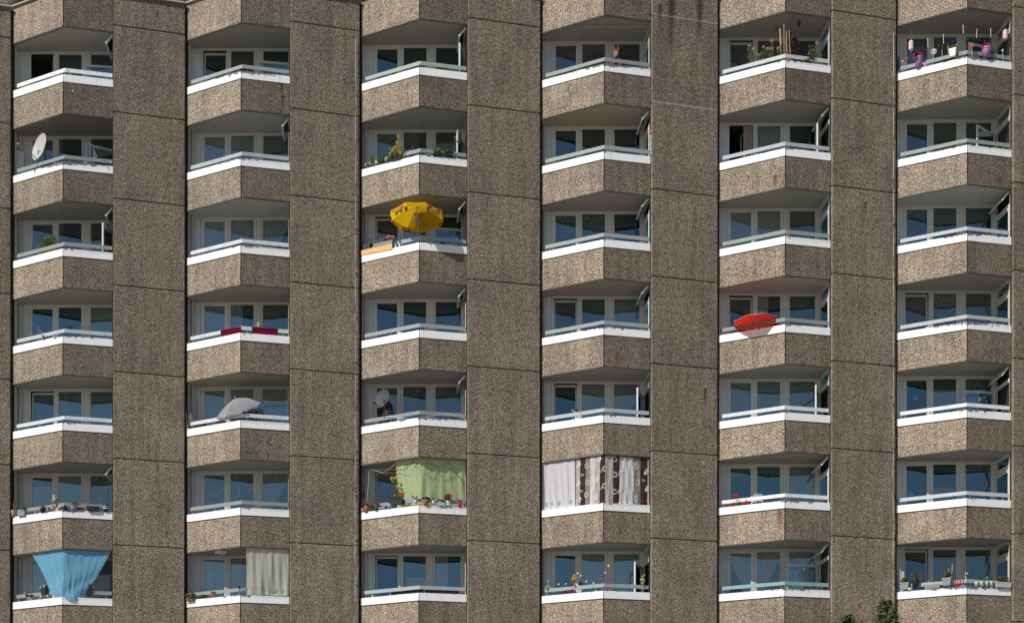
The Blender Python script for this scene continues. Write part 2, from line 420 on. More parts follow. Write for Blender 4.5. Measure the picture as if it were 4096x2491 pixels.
# per balcony: (door, transom open, casement angle)
STATE = {(1,1):('o',1,88),(1,2):('c',0,62),(1,3):('c',1,16),(1,5):('t',0,0),(1,6):('c',1,0),(2,1):('t',0,86),(2,2):('c',1,0),(2,5):('c',0,86),
 (3,1):('c',1,10),(3,2):('c',0,14),(3,3):('t',1,84),(3,4):('c',1,0),(3,5):('c',1,0),(3,6):('t',0,0),(3,7):('t',0,0),(4,2):('c',1,0),(4,3):('c',1,0),(4,4):('t',1,0),
 (4,5):('t',0,18),(4,7):('c',0,22),(5,1):('t',0,0),(5,2):('o',1,18),(5,4):('t',0,0),(5,5):('c',0,20),(5,6):('c',1,0),(5,7):('c',1,84),
 (6,1):('c',0,70),(6,2):('c',0,53),(6,3):('c',1,0),(6,4):('t',0,0),(6,5):('c',1,86),(6,7):('t',0,0)}
PALE = (.30, .335, .315, 1); WHITE = (.74, .755, .76, 1); GREY = (.47, .50, .52, 1)
RAILC = {(1,1):(.80,.81,.81,1),(1,5):(.60,.635,.66,1),(2,3):WHITE,(2,4):(.56,.60,.61,1),(2,5):WHITE,(2,2):(.47,.515,.54,1),(5,1):(.60,.62,.62,1),(5,2):(.40,.43,.47,1),(5,5):(.64,.67,.68,1),(5,6):(.78,.79,.79,1),
 (5,7):(.26,.44,.42,1),(6,3):(.47,.51,.52,1),(6,4):(.52,.55,.56,1),(6,5):WHITE,(6,6):(.50,.54,.56,1),(4,5):(.42,.45,.48,1),(3,7):(.36,.40,.43,1),(1,4):(.46,.51,.53,1),(3,3):(.28,.335,.38,1),(3,6):(.28,.31,.35,1),(6,1):(.26,.315,.32,1),(6,7):(.42,.44,.44,1),(3,1):(.34,.375,.34,1),(5,4):(.24,.26,.23,1)}  # rail below the green cloth carries bluish shade in its colour
ALGAE = {(1,2):1.5,(2,1):1.2,(2,2):.8,(1,4):.8,(6,4):1.2,(6,3):1.0,(6,7):1.1,(4,1):1.1,(1,6):.9,(6,1):1.0,(4,4):.8,(4,2):.6,(5,6):.9,(5,7):.8,(6,6):.6,(6,5):.8,(3,5):.9,(4,7):.6,(2,6):.6}
SOFFT = {(1,1):(.46,.43,.39,1),(1,2):(.24,.21,.185,1),(1,3):(.27,.27,.24,1),(1,6):(.33,.30,.27,1),(2,7):(.34,.31,.28,1),(5,1):(.33,.32,.28,1),(5,7):(.36,.34,.32,1),(6,7):(.34,.31,.29,1),(1,4):(.42,.39,.34,1),(2,3):(.50,.52,.50,1),(2,2):(.44,.42,.40,1),(4,2):(.46,.37,.28,1),(6,3):(.54,.57,.55,1),(5,4):(.55,.49,.48,1),(6,1):(.33,.30,.285,1),(4,1):(.38,.35,.32,1)}  # soffit over the red parasol carries its pinkish bounce light in the colour
rnd = random.Random(11)
INTERIOR = {}
for i in range(6):
    c = i + 1
    for k in range(0, 8):
        loc = (colx(i), coly(i), levz(i, k))
        sc = SOFFT.get((c, k + 1), tuple(x * rnd.uniform(.92, 1.06) for x in (.38, .352, .315)) + (1,))
        b = link('balcony', me_slab, BLD, loc, sc)
        g = .90 + .035 * k + rnd.uniform(-.04, .04)
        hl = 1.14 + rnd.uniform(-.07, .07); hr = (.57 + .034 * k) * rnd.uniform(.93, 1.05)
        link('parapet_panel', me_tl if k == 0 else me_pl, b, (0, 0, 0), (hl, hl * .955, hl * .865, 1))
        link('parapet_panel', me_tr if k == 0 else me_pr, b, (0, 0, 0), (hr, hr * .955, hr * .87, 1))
        if k == 0: continue
        al = ALGAE.get((c, k), rnd.uniform(.3, .75))
        link('parapet_band', me_bl, b, (0, 0, 0), (al * .8, 0, 0, 1)); link('parapet_band', me_br, b, (0, 0, 0), (al, 0, 0, 1))
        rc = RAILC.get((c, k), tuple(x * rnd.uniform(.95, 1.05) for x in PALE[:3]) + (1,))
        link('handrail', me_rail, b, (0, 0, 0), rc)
        # glazing of row k hangs from the soffit of parapet k-1
        zt = levz(i, k - 1) + .012
        wl = (colx(i), coly(i), zt)
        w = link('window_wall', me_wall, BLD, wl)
        door, tro, ca = STATE.get((c, k), ('c', 0, 0))
        d = link('balcony_door', me_door, BLD, (wl[0] - 1.195, wl[1] + YB + .055, zt - 2.477)); link('pane', me_dpane, d)
        if door == 't': d.rotation_euler = (R(-3.2), 0, 0); d.location.y += .03
        if door == 'o':
            d.location = (wl[0] - .80, wl[1] + YB + .10, zt - 2.477); d.rotation_euler = (0, 0, R(-105))
            d.location = Vector((wl[0] - .80, wl[1] + YB + .10, zt - 2.477)) + Matrix.Rotation(R(-72), 3, 'Z') @ Vector((-.42, 0, 0)); d.rotation_euler = (0, 0, R(-72))
        w2 = link('window', me_w2, BLD, wl); link('pane', me_p2, w2)
        w3 = link('window', me_w3, BLD, wl); link('pane', me_p3, w3)
        base = math.atan2(SD.y, SD.x)
        hp = A + SD * .105
        cs = link('casement', me_case, BLD, (wl[0] + hp.x, wl[1] + hp.y, zt - .548)); link('pane', me_cp, cs)
        if ca: cs.location = Vector(cs.location) + Vector((SN.x * .035, SN.y * .035, 0))
        cs.rotation_euler = (0, 0, base - R(ca))
        ts = link('transom_sash', me_tr_s, BLD, (wl[0] + hp.x + SN.x * (.02 if tro else -.03), wl[1] + hp.y + SN.y * (.02 if tro else -.03), zt - .068)); link('pane', me_tp, ts)
        ts.rotation_euler = (Matrix.Rotation(base, 3, 'Z') @ Matrix.Rotation(R(-40 if tro else 0), 3, 'X')).to_euler()
        if not ((c, k) in ((1, 1), (2, 1), (2, 7), (3, 1), (4, 1), (6, 1))) and c < 5:
            link('downpipe', me_pipe, BLD, wl)

# pillars of precast panels between the stacks
def pillar_plan(i):
    fs = (colx(i) + 1.51 + .058, coly(i) + .275)
    pr = (colx(i + 1) - 1.983 - .045, coly(i + 1) + 1.127 - .11)
    return fs, pr
def Ppil(i, px, py, s=0.0):
    fs, pr = pillar_plan(i); v = YH - py; m_ = (px - PX - ROLL * v) / F
    d = unit((pr[0] - fs[0], pr[1] - fs[1])); n = (d[1], -d[0])
    ax, ay = fs[0] - n[0] * s, fs[1] - n[1] * s
    t = (m_ * ay - ax) / (d[0] - m_ * d[1]); x, y = ax + t * d[0], ay + t * d[1]
    return Vector((x, y, EYE + (v + ROLL * m_ * F) / F * y))
for i in range(-1, 6):
    fs, pr = pillar_plan(i)
    poly = [fs, pr, (pr[0] + .004, pr[1] + .45), (fs[0] - .038, fs[1] + .55), (fs[0] - .038, fs[1] + .09)]
    zt = levz(i, 0) + 1.17; zj = levz(i, 0) + .17
    zs = [zt] + [zj - 2.8 * k for k in range(0, 9)]
    for k in range(len(zs) - 1):
        m = MB(); x0 = Vector(fs)
        p = [(q[0] - fs[0], q[1] - fs[1]) for q in poly]
        h = zs[k] - zs[k + 1]
        m.prism(p, .013, h - (.013 if k else 0), 0, .014)
        g = (.77 + .018 * k) * rnd.uniform(.92, 1.07); 
        link('wall_panel', m.mesh('wall_panel', M_AGG), BLD, (fs[0], fs[1], zs[k + 1]), (g, g * .955, g * .87, 1))
    m = MB()   # dark core seen in the joints
    m.prism([(fs[0], fs[1] + .05), (pr[0] - .04, pr[1] + .045), (pr[0] - .03, pr[1] + .42), (fs[0], fs[1] + .5)], zs[-1], zt - .02, 0)
    m.build('wall_core', M_DARK, BLD)
    m = MB()
    d = unit((pr[0] - fs[0], pr[1] - fs[1])); n = (d[1], -d[0])
    q = lambda p, s, e: (p[0] + n[0] * s + d[0] * e, p[1] + n[1] * s + d[1] * e)
    m.prism([q(fs, .075, -.05), q(pr, .075, .0), q(pr, -.5, .0), q(fs, -.5, -.05)], zt, zt + .035, 0)
    m.build('coping', M_COPE, BLD)
    if i == 3:
        for k in (1, 2):
            m = MB(); m.prism([q(fs, .004, 0), q(pr, .004, 0), q(pr, -.03, 0), q(fs, -.03, 0)], zs[k] - .022, zs[k] + .02, 0)
            m.build('joint_sealant', M_SEAL, BLD)
    # added dark filler, standing in for shade, behind each narrow slot beside the balconies
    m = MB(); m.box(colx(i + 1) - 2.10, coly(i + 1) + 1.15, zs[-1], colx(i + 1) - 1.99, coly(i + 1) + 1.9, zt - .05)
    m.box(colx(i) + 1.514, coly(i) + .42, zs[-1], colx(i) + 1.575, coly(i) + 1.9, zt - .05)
    m.build('slot_shade_filler', M_DARK, BLD)
for i in range(6):
    z = levz(i, 0) + 1.17; m = MB()
    for sd in (-1, 1):
        a = ridge(-.075); b = ridge(.3); fn = onL if sd < 0 else onR; xe = PL_[0] - .02 if sd < 0 else PE_[0]
        m.prism([fn(-.075, a[0]), fn(-.075, xe), fn(.3, xe), fn(.3, b[0])], 0, .035, 0)
    m.build('coping', M_COPE, BLD, (colx(i), coly(i), z))
    # set-back top storey
    m = MB(); m.box(-2.9, 1.9, -.3, -1.85, 2.3, 2.6); m.build('roof_storey_wall', M_AGG, BLD, (colx(i), coly(i), z), (1, .98, .95, 1))
    w = ring(-1.80, 2.8, -.2, 2.4, .1, 2.0, .06).build('roof_storey_window', M_FRAME, BLD, (colx(i), coly(i), z))
    m = MB(); m.box(-1.56, 2.01, -.1, -1.52, 2.05, 2.3); m.build('mullion', M_FRAME, w)
    pane(-1.7, 2.7, -.1, 2.3, 2.03).build('pane', M_GLASS, w)
# floors and inner wall of the flats
for i in range(6):
    for k in range(-1, 8):
        m = MB(); y_ = YB + .075
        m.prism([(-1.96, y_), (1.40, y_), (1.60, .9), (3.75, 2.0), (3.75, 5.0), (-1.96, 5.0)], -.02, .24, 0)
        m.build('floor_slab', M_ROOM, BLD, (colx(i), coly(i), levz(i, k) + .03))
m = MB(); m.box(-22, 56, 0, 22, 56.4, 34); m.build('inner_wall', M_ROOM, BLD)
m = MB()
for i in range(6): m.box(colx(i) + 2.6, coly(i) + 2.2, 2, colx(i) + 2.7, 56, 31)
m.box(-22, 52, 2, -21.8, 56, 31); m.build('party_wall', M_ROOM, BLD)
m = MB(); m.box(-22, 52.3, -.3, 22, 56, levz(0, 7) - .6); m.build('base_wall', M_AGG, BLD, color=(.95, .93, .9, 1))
m = MB(); m.box(-22, 53.5, 0, 22, 57, .3); m.build('roof', M_ROOM, BLD, (0, 0, levz(0, 0) + 3.9))

# ------------------------------------------------------------------ ground
t = NT('ground_surface'); pos = t.pos()
n1 = t.noise(pos, .35, 5.0); n2 = t.noise(pos, 14.0, 4.0)
gcol = t.mix(t.ramp(n1, [(.42, (0, 0, 0)), (.52, (1, 1, 1))]), (.30, .275, .24), (.20, .185, .14))
gcol = t.mix(1.0, gcol, t.ramp(n2, [(.3, (.75, .75, .75)), (.7, (1.15, 1.15, 1.15))]), 'MULTIPLY')
t.principled(gcol, .9); M_GROUND = t.mat
m = MB(); m.face([(-900, -900, 0), (900, -900, 0), (900, 900, 0), (-900, 900, 0)]); g = m.build('ground', M_GROUND); g['kind'] = 'structure'
#OBJECTS
# ------------------------------------------------------------------ object materials
def plain(name, c, rough=.6, amt=.25, scale=9.0, spec=.4): return painted(name, c, rough, tuple(x * .5 for x in c), amt, scale, spec)
def leafm(name, c, trans=.3):
    t = NT(name); n = t.noise(t.pos(), 23.0, 2.0)
    col = t.mix(n, tuple(x * .55 for x in c), tuple(min(1, x * 1.45) for x in c))
    d = t.n('ShaderNodeBsdfPrincipled'); t.l(col, d.inputs['Base Color']); d.inputs['Roughness'].default_value = .5
    tl = t.n('ShaderNodeBsdfTranslucent'); t.l(col, tl.inputs['Color'])
    m_ = t.n('ShaderNodeMixShader'); m_.inputs[0].default_value = trans
    t.l(d.outputs[0], m_.inputs[1]); t.l(tl.outputs[0], m_.inputs[2]); t.l(m_.outputs[0], t.out.inputs[0]); return t.mat
G1 = leafm('leaf_green', (.075, .115, .028)); G2 = leafm('leaf_olive', (.11, .125, .035)); G3 = leafm('leaf_dark', (.03, .05, .018)); G4 = leafm('leaf_fresh', (.12, .19, .035))
DRY = leafm('dry_leaf', (.10, .065, .035)); VINE = leafm('dark_vine_leaf', (.035, .03, .02))
RED = leafm('petal_red', (.68, .02, .025)); DRED = leafm('petal_dark_red', (.46, .012, .04)); CORAL = leafm('petal_coral', (.75, .16, .11)); MAG = leafm('petal_magenta', (.55, .03, .20))
PINK = leafm('petal_pink', (.78, .38, .46)); HOT = leafm('petal_hot_pink', (.80, .07, .28)); WHT = leafm('petal_white', (.82, .80, .76)); YEL = leafm('petal_yellow', (.90, .58, .02)); ORG = leafm('petal_orange', (.80, .28, .02)); VIO = leafm('petal_violet', (.50, .42, .66))
SOIL = plain('soil', (.04, .03, .02), .95); TERRA = plain('terracotta', (.42, .17, .085), .8); BLK = plain('black_plastic', (.025, .025, .028), .4); DBLUE = plain('slate_plastic', (.07, .085, .11), .5)
LILAC = plain('lilac_plastic', (.44, .40, .54), .5); WPOT = plain('white_plastic', (.74, .74, .72), .45); LBLUE = plain('pale_blue_glaze', (.42, .54, .62), .4); MPOT = plain('magenta_plastic', (.62, .03, .20), .45)
PURP = plain('purple_plastic', (.38, .20, .44), .5); GPOT = plain('grey_plastic', (.25, .265, .285), .5); MINT = plain('mint_ceramic', (.50, .62, .50), .4); WOOD = plain('planter_wood', (.38, .22, .10), .7, .5, 14); PLANK = plain('plank_wood', (.72, .42, .16), .65, .4, 10)
TWIG = plain('twig_bark', (.16, .10, .06), .8); BAMB = plain('bamboo_cane', (.60, .36, .17), .6); STEM = plain('stem_green', (.16, .20, .06), .6); WIRE = plain('dark_wire', (.05, .05, .05), .6); STRING = plain('white_string', (.70, .68, .62), .8)
PINKP = plain('pink_glaze', (.62, .42, .48), .5); GREYD = plain('pale_dish_coating', (.50, .50, .475), .4, .1); DARKD = plain('anthracite_dish_coating', (.075, .08, .09), .6, .15, 9.0, .15); ALU = plain('aluminium', (.55, .56, .57), .35, .2); ALUD = plain('dull_aluminium', (.33, .31, .28), .5)
NETM = plain('net_thread', (.085, .08, .075), .8, .1); ROSE = plain('pale_rose_paper', (.68, .48, .53), .8, .15); GLASSY = plain('clear_tube', (.62, .66, .68), .15, .1); STRAW = plain('straw', (.55, .36, .10), .8); WOODL = plain('bleached_wood', (.42, .34, .22), .7)
STK = {1: 'blue sheet stack', 2: 'grey parasol stack', 3: 'yellow parasol stack', 4: 'flowered curtain stack', 5: 'red parasol stack', 6: 'pink lantern stack'}
FLO = {1: 'top floor', 2: 'second floor down', 3: 'third floor down', 4: 'fourth floor down', 5: 'fifth floor down', 6: 'sixth floor down', 7: 'lowest floor'}
ORD = ['first', 'second', 'third', 'fourth', 'fifth', 'sixth', 'seventh', 'eighth', 'ninth', 'tenth', 'eleventh', 'twelfth', 'thirteenth', 'fourteenth']
def sc(y): return y / F          # metres per photograph pixel at depth y
rp = random.Random(5)
class View:                      # a zoomed crop of the photograph: crop coordinates to photograph pixels
    def __init__(s, k, x0, y0): s.k = k; s.x0 = x0; s.y0 = y0
    def __call__(s, x, y): return (s.x0 + x / s.k, s.y0 + y / s.k)

# ------------------------------------------------------------------ plants and pots
def pot_mesh(w, h, shape='round', d=None, taper=.74):
    m = MB()
    if shape == 'round':
        r = w / 2; m.lathe([(r * taper, 0), (r * .93, h * .80), (r * .93, h * .82), (r, h * .83), (r, h), (r * .88, h), (r * .86, h * .88)], 16)
    elif shape == 'ribbed':
        r = w / 2; n = 20; b = len(m.v)
        m.lathe([(r * taper, 0), (r * .95, h * .86), (r, h * .88), (r, h), (r * .88, h), (r * .86, h * .9)], 20)
        for k in range(10): a = k * .628; m.tube([(r * taper * math.cos(a), r * taper * math.sin(a), .005), (r * .95 * math.cos(a), r * .95 * math.sin(a), h * .85)], .006, 5)
    else:
        d = d or min(w * .6, .2); x = w / 2; y = d / 2; t = taper if shape == 'square' else .88
        for z0, z1, a0, a1 in ((0, h * .84, t, .95), (h * .84, h, 1, 1)):
            p0 = [(-x * a0, -y * a0), (x * a0, -y * a0), (x * a0, y * a0), (-x * a0, y * a0)]; p1 = [(-x * a1, -y * a1), (x * a1, -y * a1), (x * a1, y * a1), (-x * a1, y * a1)]
            b = len(m.v); m.v += [(q[0], q[1], z0) for q in p0] + [(q[0], q[1], z1) for q in p1]
            for i in range(4): j = (i + 1) % 4; m.f.append((b + i, b + j, b + 4 + j, b + 4 + i)); m.m.append(0)
            m.f.append((b + 3, b + 2, b + 1, b)); m.m.append(0); m.f.append((b + 4, b + 5, b + 6, b + 7)); m.m.append(0)
    return m
def blossoms(m, c, r, n=24, size=None): r = r * 1.15; m.clump(c, r, r, r * .85, n, size or max(.014, r * .52), 0, rp, .8)
def plant(i, px, py, label, cat='flower pot', name='flower_pot', s=.012, pot=None, fol=None, bl=None, group=None, soil=True, lift=None):
    """pot=(w_px,h_px,shape,material) standing with its foot at px,py; fol=(w_px,h_px,material,n); bl=(material,[(dx_px,dy_px,r_px)])"""
    p = P(i, px, py, s); k = sc(p.y)
    o = empty(name, p, label, cat, group); o.rotation_euler = (0, 0, face_rot(i, px))
    h = 0
    if pot:
        w, h = pot[0] * k, pot[1] * k
        pot_mesh(w, h, pot[2]).build('pot' if pot[2] != 'trough' else 'planter', pot[3], o, smooth=pot[2] in ('round',))
        m = MB()
        if pot[2] in ('round', 'ribbed'): m.lathe([(w * .42, h * .86), (w * .40, h * .9)], 12)
        else: d = min(w * .6, .2); m.box(-w * .43, -d * .4, h * .82, w * .43, d * .4, h * .9)
        m.build('soil', SOIL, o)
    if fol:
        fw, fh = fol[0] * k, fol[1] * k; n = fol[3] if len(fol) > 3 else max(30, int(fol[0] * fol[1] * .12))
        m = MB(); dy = min(fw * .5, .11)
        for j in range(max(4, n // 8)):      # stems so that the leaves are carried by something
            a = rp.uniform(-1, 1); m.tube([(a * fw * .18, rp.uniform(-.3, .3) * dy, h * .85), (a * fw * .40, rp.uniform(-.5, .5) * dy, h + fh * rp.uniform(.4, .85))], .004, 4)
        m.clump((0, 0, h + fh * .5), fw * .52, dy, fh * .55, int(n * 1.6), max(.024, min(.046, fw * .17)), 0, rp)
        m.build('foliage', fol[2], o)
    if bl:
        m = MB()
        for dx, dy_, r in bl[1]:
            c = (dx * k, -rp.uniform(.0, .05), h - dy_ * k); blossoms(m, c, r * k)
        m.build('blossoms', bl[0], o)
        m = MB()
        for dx, dy_, r in bl[1]: m.tube([(dx * k * .3, 0, h * .8), (dx * k, -.01, h - dy_ * k)], .004, 4)
        m.build('flower_stalks', STEM, o)
    return o

V = View(4.833, 1430, 1800)          # sixth floor of the third stack: the pots below the green cloth
def bl(mat, *q): return (mat, list(q))
def vp(v, i, x, y, w, h, shape, mat, label, fol=None, blo=None, **kw):
    a = v(x, y); k = 1 / v.k
    f = (fol[0] * k, fol[1] * k, *fol[2:]) if fol else None
    b = (blo[0], [((q[0] - x) * k, (q[1] - (y - h)) * k, q[2] * k) for q in blo[1]]) if blo else None
    return plant(i, a[0], a[1], label, pot=(w * k, h * k, shape, mat) if mat else None, fol=f, bl=b, **kw)
GP = 'pots along the ledge below the green cloth'
vp(V, 2, 100, 1190, 62, 60, 'round', PINKP, 'small pale pink pot at the pillar end of the ledge below the green cloth', None, bl(DRED, (88, 1120, 14)), group=GP)
vp(V, 2, 180, 1198, 118, 112, 'round', TERRA, 'terracotta pot of dark red geraniums on ledge beside the pale pink pot', (150, 60, G2, 40), bl(DRED, (90, 1055, 30), (150, 1045, 28), (205, 1050, 28), (120, 1062, 22)), group=GP)
vp(V, 2, 278, 1172, 60, 40, 'round', DBLUE, 'magenta petunia plant between terracotta pot and slate pot below green cloth', (110, 110, G4, 50), bl(MAG, (250, 1055, 30), (290, 1050, 28), (262, 1090, 22)), group=GP)
vp(V, 2, 378, 1166, 120, 100, 'round', DBLUE, 'slate blue pot of red geraniums on ledge below the green cloth', (100, 50, G2, 40), bl(RED, (340, 1008, 24), (375, 1015, 24), (360, 1000, 18)), group=GP)
vp(V, 2, 480, 1140, 60, 30, 'round', WPOT, 'low cluster of white flowers between slate pot and lilac pot', (110, 40, G2, 30), bl(WHT, (445, 1108, 30), (490, 1100, 30), (515, 1110, 28), (465, 1120, 25)), group=GP)
vp(V, 2, 625, 1128, 84, 92, 'round', LILAC, 'tall lilac pot of wilting dark red flowers below green cloth', (90, 50, DRY, 30), bl(DRED, (580, 980, 24), (610, 970, 22), (640, 985, 20)), group=GP)
o7 = vp(V, 2, 790, 1048, 232, 92, 'trough', BLK, 'black trough hung on railing with sunflower and coral geranium beside green cloth', (120, 60, G1, 50), bl(CORAL, (855, 840, 28), (905, 850, 30), (880, 912, 26), (815, 885, 18), (870, 885, 20)), group=GP, s=.03)
vp(V, 2, 1125, 1034, 82, 72, 'round', WPOT, 'small white pot with two red geranium heads in front of green cloth', (80, 55, G1, 36), bl(RED, (1075, 892, 22), (1150, 892, 20)), group=GP)
vp(V, 2, 1322, 1064, 128, 104, 'round', TERRA, 'terracotta pot with a dark bowl stacked on top near the balcony ridge', None, None, group=GP)
p_ = P(2, *V(1322, 962), .05); m = MB(); m.lathe([(.10, 0), (.125, .055), (.13, .075), (.115, .078)], 16); tag(m.build('bowl', BLK, None, p_, True), 'dark plastic bowl stacked on the terracotta pot at the balcony ridge', 'bowl')
vp(V, 2, 1470, 1046, 76, 70, 'round', WPOT, 'small white pot with a sparse yellow-green seedling below green cloth', (80, 70, G4, 26), None, group=GP)
vp(V, 2, 1615, 1076, 152, 72, 'trough', LBLUE, 'pale blue oval planter of white and violet petunias below green cloth', (170, 50, G2, 40), bl(VIO, (1530, 965, 26), (1570, 950, 26), (1615, 960, 26), (1660, 965, 26), (1690, 985, 20), (1600, 985, 22)), group=GP)
vp(V, 2, 1745, 1072, 112, 88, 'ribbed', WPOT, 'white ribbed pot with the biggest dark red geranium below green cloth', (130, 70, G2, 50), bl(DRED, (1700, 900, 34), (1760, 870, 36), (1800, 890, 34), (1760, 910, 34), (1725, 880, 28)), group=GP)
vp(V, 2, 1975, 1098, 86, 88, 'round', MPOT, 'bright magenta pot of pink flowers at the end of the ledge', (90, 60, G2, 30), bl(PINK, (1925, 945, 20), (1950, 970, 16)), group=GP)
def sunflower(i, top, base, label, s=.22, r=.055, head=YEL, group=None, face=(-.3, -1, .1), nl=7, droop=False):
    r *= 1.35; b = P(i, *base, s); p = P(i, *top, s); o = empty('sunflower', b, label, 'sunflower', group); t = p - b
    m = MB(); mid = t * .5 + Vector((.02, 0, 0)); m.tube([(0, 0, 0), mid, t], .007, 5); m.build('stem', STEM, o)
    m = MB()
    for q in range(nl):
        f = .2 + .75 * q / nl; c = t * f
        for _ in range(2): m.leaf((c.x + rp.uniform(-.05, .05), c.y + rp.uniform(-.03, .03), c.z), rp.uniform(.045, .07), 0, rp, .6)
    m.build('foliage', G2, o)
    if droop: return o
    m = MB(); n = Vector(face).normalized(); a = n.orthogonal().normalized(); b2 = n.cross(a)
    for q in range(12):
        w = q * .5236; e = a * math.cos(w) + b2 * math.sin(w); sd = n.cross(e)
        m.face([t + e * r * .4 - sd * r * .18, t + e * r * 1.1, t + e * r * .4 + sd * r * .18])
    m.build('petals', head, o)
    m = MB(); m.blob(t - n * .004, r * .5, 8, 4); m.build('seed_disc', TWIG, o)
    return o
SG = 'sunflowers of the black trough'
sunflower(2, V(668, 542), V(735, 960), 'tall sunflower facing out of the black trough, nodding away from the cloth', .06, .055, group=SG)
sunflower(2, V(745, 528), V(770, 960), 'tall sunflower in the black trough right against the green cloth edge', .06, .045, group=SG)
sunflower(2, V(752, 692), V(760, 960), 'middle height sunflower head between the tall stems of the black trough', .06, .045, group=SG)
sunflower(2, V(728, 872), V(745, 960), 'lowest small sunflower head just above the rim of the black trough', .06, .035, group=SG, nl=2)
def basket(i, px, py, s, w, label):
    p = P(i, px, py, s); o = empty('hanging_basket', p, label, 'basket'); m = MB(); m.lathe([(w * .2, 0), (w * .45, w * .35), (w * .5, w * .6)], 12); m.build('bowl', TWIG, o)
    m = MB(); m.clump((0, 0, w * .9), w * .6, w * .5, w * .7, 60, .035, 0, rp); m.build('foliage', VINE, o)
    m = MB(); m.tube([(0, 0, w * .6), (0, 0, w * 3.2)], .004, 4); m.build('hanger', WIRE, o); return o
basket(2, *V(115, 930), .45, .16, 'dark hanging basket with withered plant beside downpipe, by the green cloth')

# string with little hanging pieces along a sagging line
def garland(name, pts, label, cat, bead, bmat, br, wmat=STRING, wr=.004, every=True, shapes='blob', mats=None):
    o = empty(name, pts[0], label, cat); o0 = Vector(pts[0]); q = [Vector(p) - o0 for p in pts]
    m = MB(); m.tube(q, wr, 4); m.build('string', wmat, o)
    for k, p in enumerate(q):
        if bead is None: continue
        m = MB(); mt = mats[k] if mats else bmat
        if mt is None: continue
        if shapes == 'blob': m.blob((p.x, p.y, p.z - br), br, 10, 6, 0, 1.25)
        elif shapes == 'star':
            for _ in range(5): m.leaf((p.x, p.y, p.z - br * .5), br, 0, rp, .5)
        m.build(bead, mt, o, smooth=shapes == 'blob')
    return o
gp = [(225, 360), (365, 540), (415, 545), (470, 500), (500, 440), (520, 480), (560, 530), (620, 515), (668, 475), (685, 410), (700, 345), (735, 320), (790, 360), (848, 372), (908, 365), (965, 330), (1012, 280), (1052, 220), (1075, 165), (1090, 212), (1132, 255), (1190, 248), (1243, 290), (1320, 280), (1355, 225), (1388, 185), (1435, 250), (1495, 290), (1560, 315), (1622, 295), (1680, 270), (1725, 235), (1775, 240), (1858, 345), (1885, 400), (1922, 450), (1965, 495), (1998, 560)]
garland('leaf_garland', [P(2, *V(*g), .045) for g in gp], 'brown leaf garland strung across the green cloth and open gap beside it', 'garland', 'dried_leaf', DRY, .035, WIRE, .003, shapes='star')
m = MB(); q = [P(2, *V(*g), .05) for g in ((180, 1010), (205, 700), (228, 360), (360, 400), (500, 432), (610, 360), (720, 275))]; o_ = q[0]; m.tube([a - o_ for a in q], .006, 5)
tag(m.build('washing_line', STRING, None, o_), 'white cord rising from the ledge and sagging towards the green cloth', 'cord')

# ------------------------------------------------------------------ cloths
def patch(mat): return mat
def tex_check(t):
    u = t.uv(); sx = t.n('ShaderNodeSeparateXYZ'); t.l(u, sx.inputs[0])
    def st(v, n): return t.math('GREATER_THAN', t.math('FRACT', t.math('MULTIPLY', v, n)), .5)
    a = st(sx.outputs[0], 26.0); b = st(sx.outputs[1], 26.0)
    return t.mix(t.math('MULTIPLY', t.math('ADD', a, b), .5), (.84, .83, .74), (.52, .54, .43))
def tex_stripe(t):
    u = t.uv(); sx = t.n('ShaderNodeSeparateXYZ'); t.l(u, sx.inputs[0])
    B = (.085, .045, .045); T = (.42, .34, .29); W = (.82, .81, .78); C = (.66, .60, .53)
    return t.ramp(sx.outputs[0], [(0, C), (.055, B), (.135, T), (.20, W), (.275, C), (.345, B), (.42, C), (.52, B), (.605, W), (.70, (.78, .79, .80)), (.785, T), (.875, B), (.965, C)], 'CONSTANT')
C_BLUE = cloth('sky_blue_sheet', (.25, .55, .74), .15); C_GREEN = cloth('lime_green_cloth', (.64, .73, .43), .2); C_WHITE = cloth('white_sheet', (.80, .785, .82), .12)
C_CHECK = cloth('green_gingham', (1, 1, 1), .2, tex_check); C_FLOW = cloth('striped_curtain_fabric', (1, 1, 1), .15, tex_stripe); C_PRINT = cloth('white_print', (.84, .83, .82), .1)
C_WINE = cloth('wine_red_fabric', (.18, .012, .035), .05); C_RED = cloth('red_fabric', (.42, .025, .03), .1); C_CYAN = cloth('cyan_fabric', (.16, .48, .62), .1)
def lerp(a, b, t): return a + (b - a) * t
def poly_at(pts, t):
    n = len(pts) - 1; k = min(n - 1, int(t * n)); f = t * n - k
    return (lerp(pts[k][0], pts[k + 1][0], f), lerp(pts[k][1], pts[k + 1][1], f))
def sheet(i, top, bot, sfn, name, label, cat, mat, fold, nu=70, nv=44, thick=True, wav=None):
    """cloth hung between the photographed top and bottom edges (lists of pixels); sfn(u,v) = distance behind the front"""
    def fn(u, v):
        a = poly_at(top, u); b = poly_at(bot, u); x = lerp(a[0], b[0], v); y = lerp(a[1], b[1], v)
        return P(i, x, y, sfn(u, v) + fold(u, v))
    o0 = fn(.5, 0); m = MB(); m.grid(lambda u, v: fn(u, v) - o0, nu, nv)
    o = m.build(name, mat, None, o0, True); tag(o, label, cat)
    return o, fn
def folds(seed, amp, nf, grow=.0):
    r = random.Random(seed); w = [(r.uniform(.6, 1.5) * nf, r.uniform(0, 6.28), r.uniform(.4, 1), r.uniform(-.6, .6)) for _ in range(5)]
    return lambda u, v: amp * (1 + grow * v) * sum(c * abs(math.sin(a * 3.1416 * (u + d * v * .25) + b)) for a, b, c, d in w) / 3.0
V = View(3.257, 40, 1940)
f1 = folds(3, .05, 7, .3)
tb = [V(*q) for q in ((278, 892), (480, 858), (665, 828), (870, 838), (1090, 848), (1315, 862))]
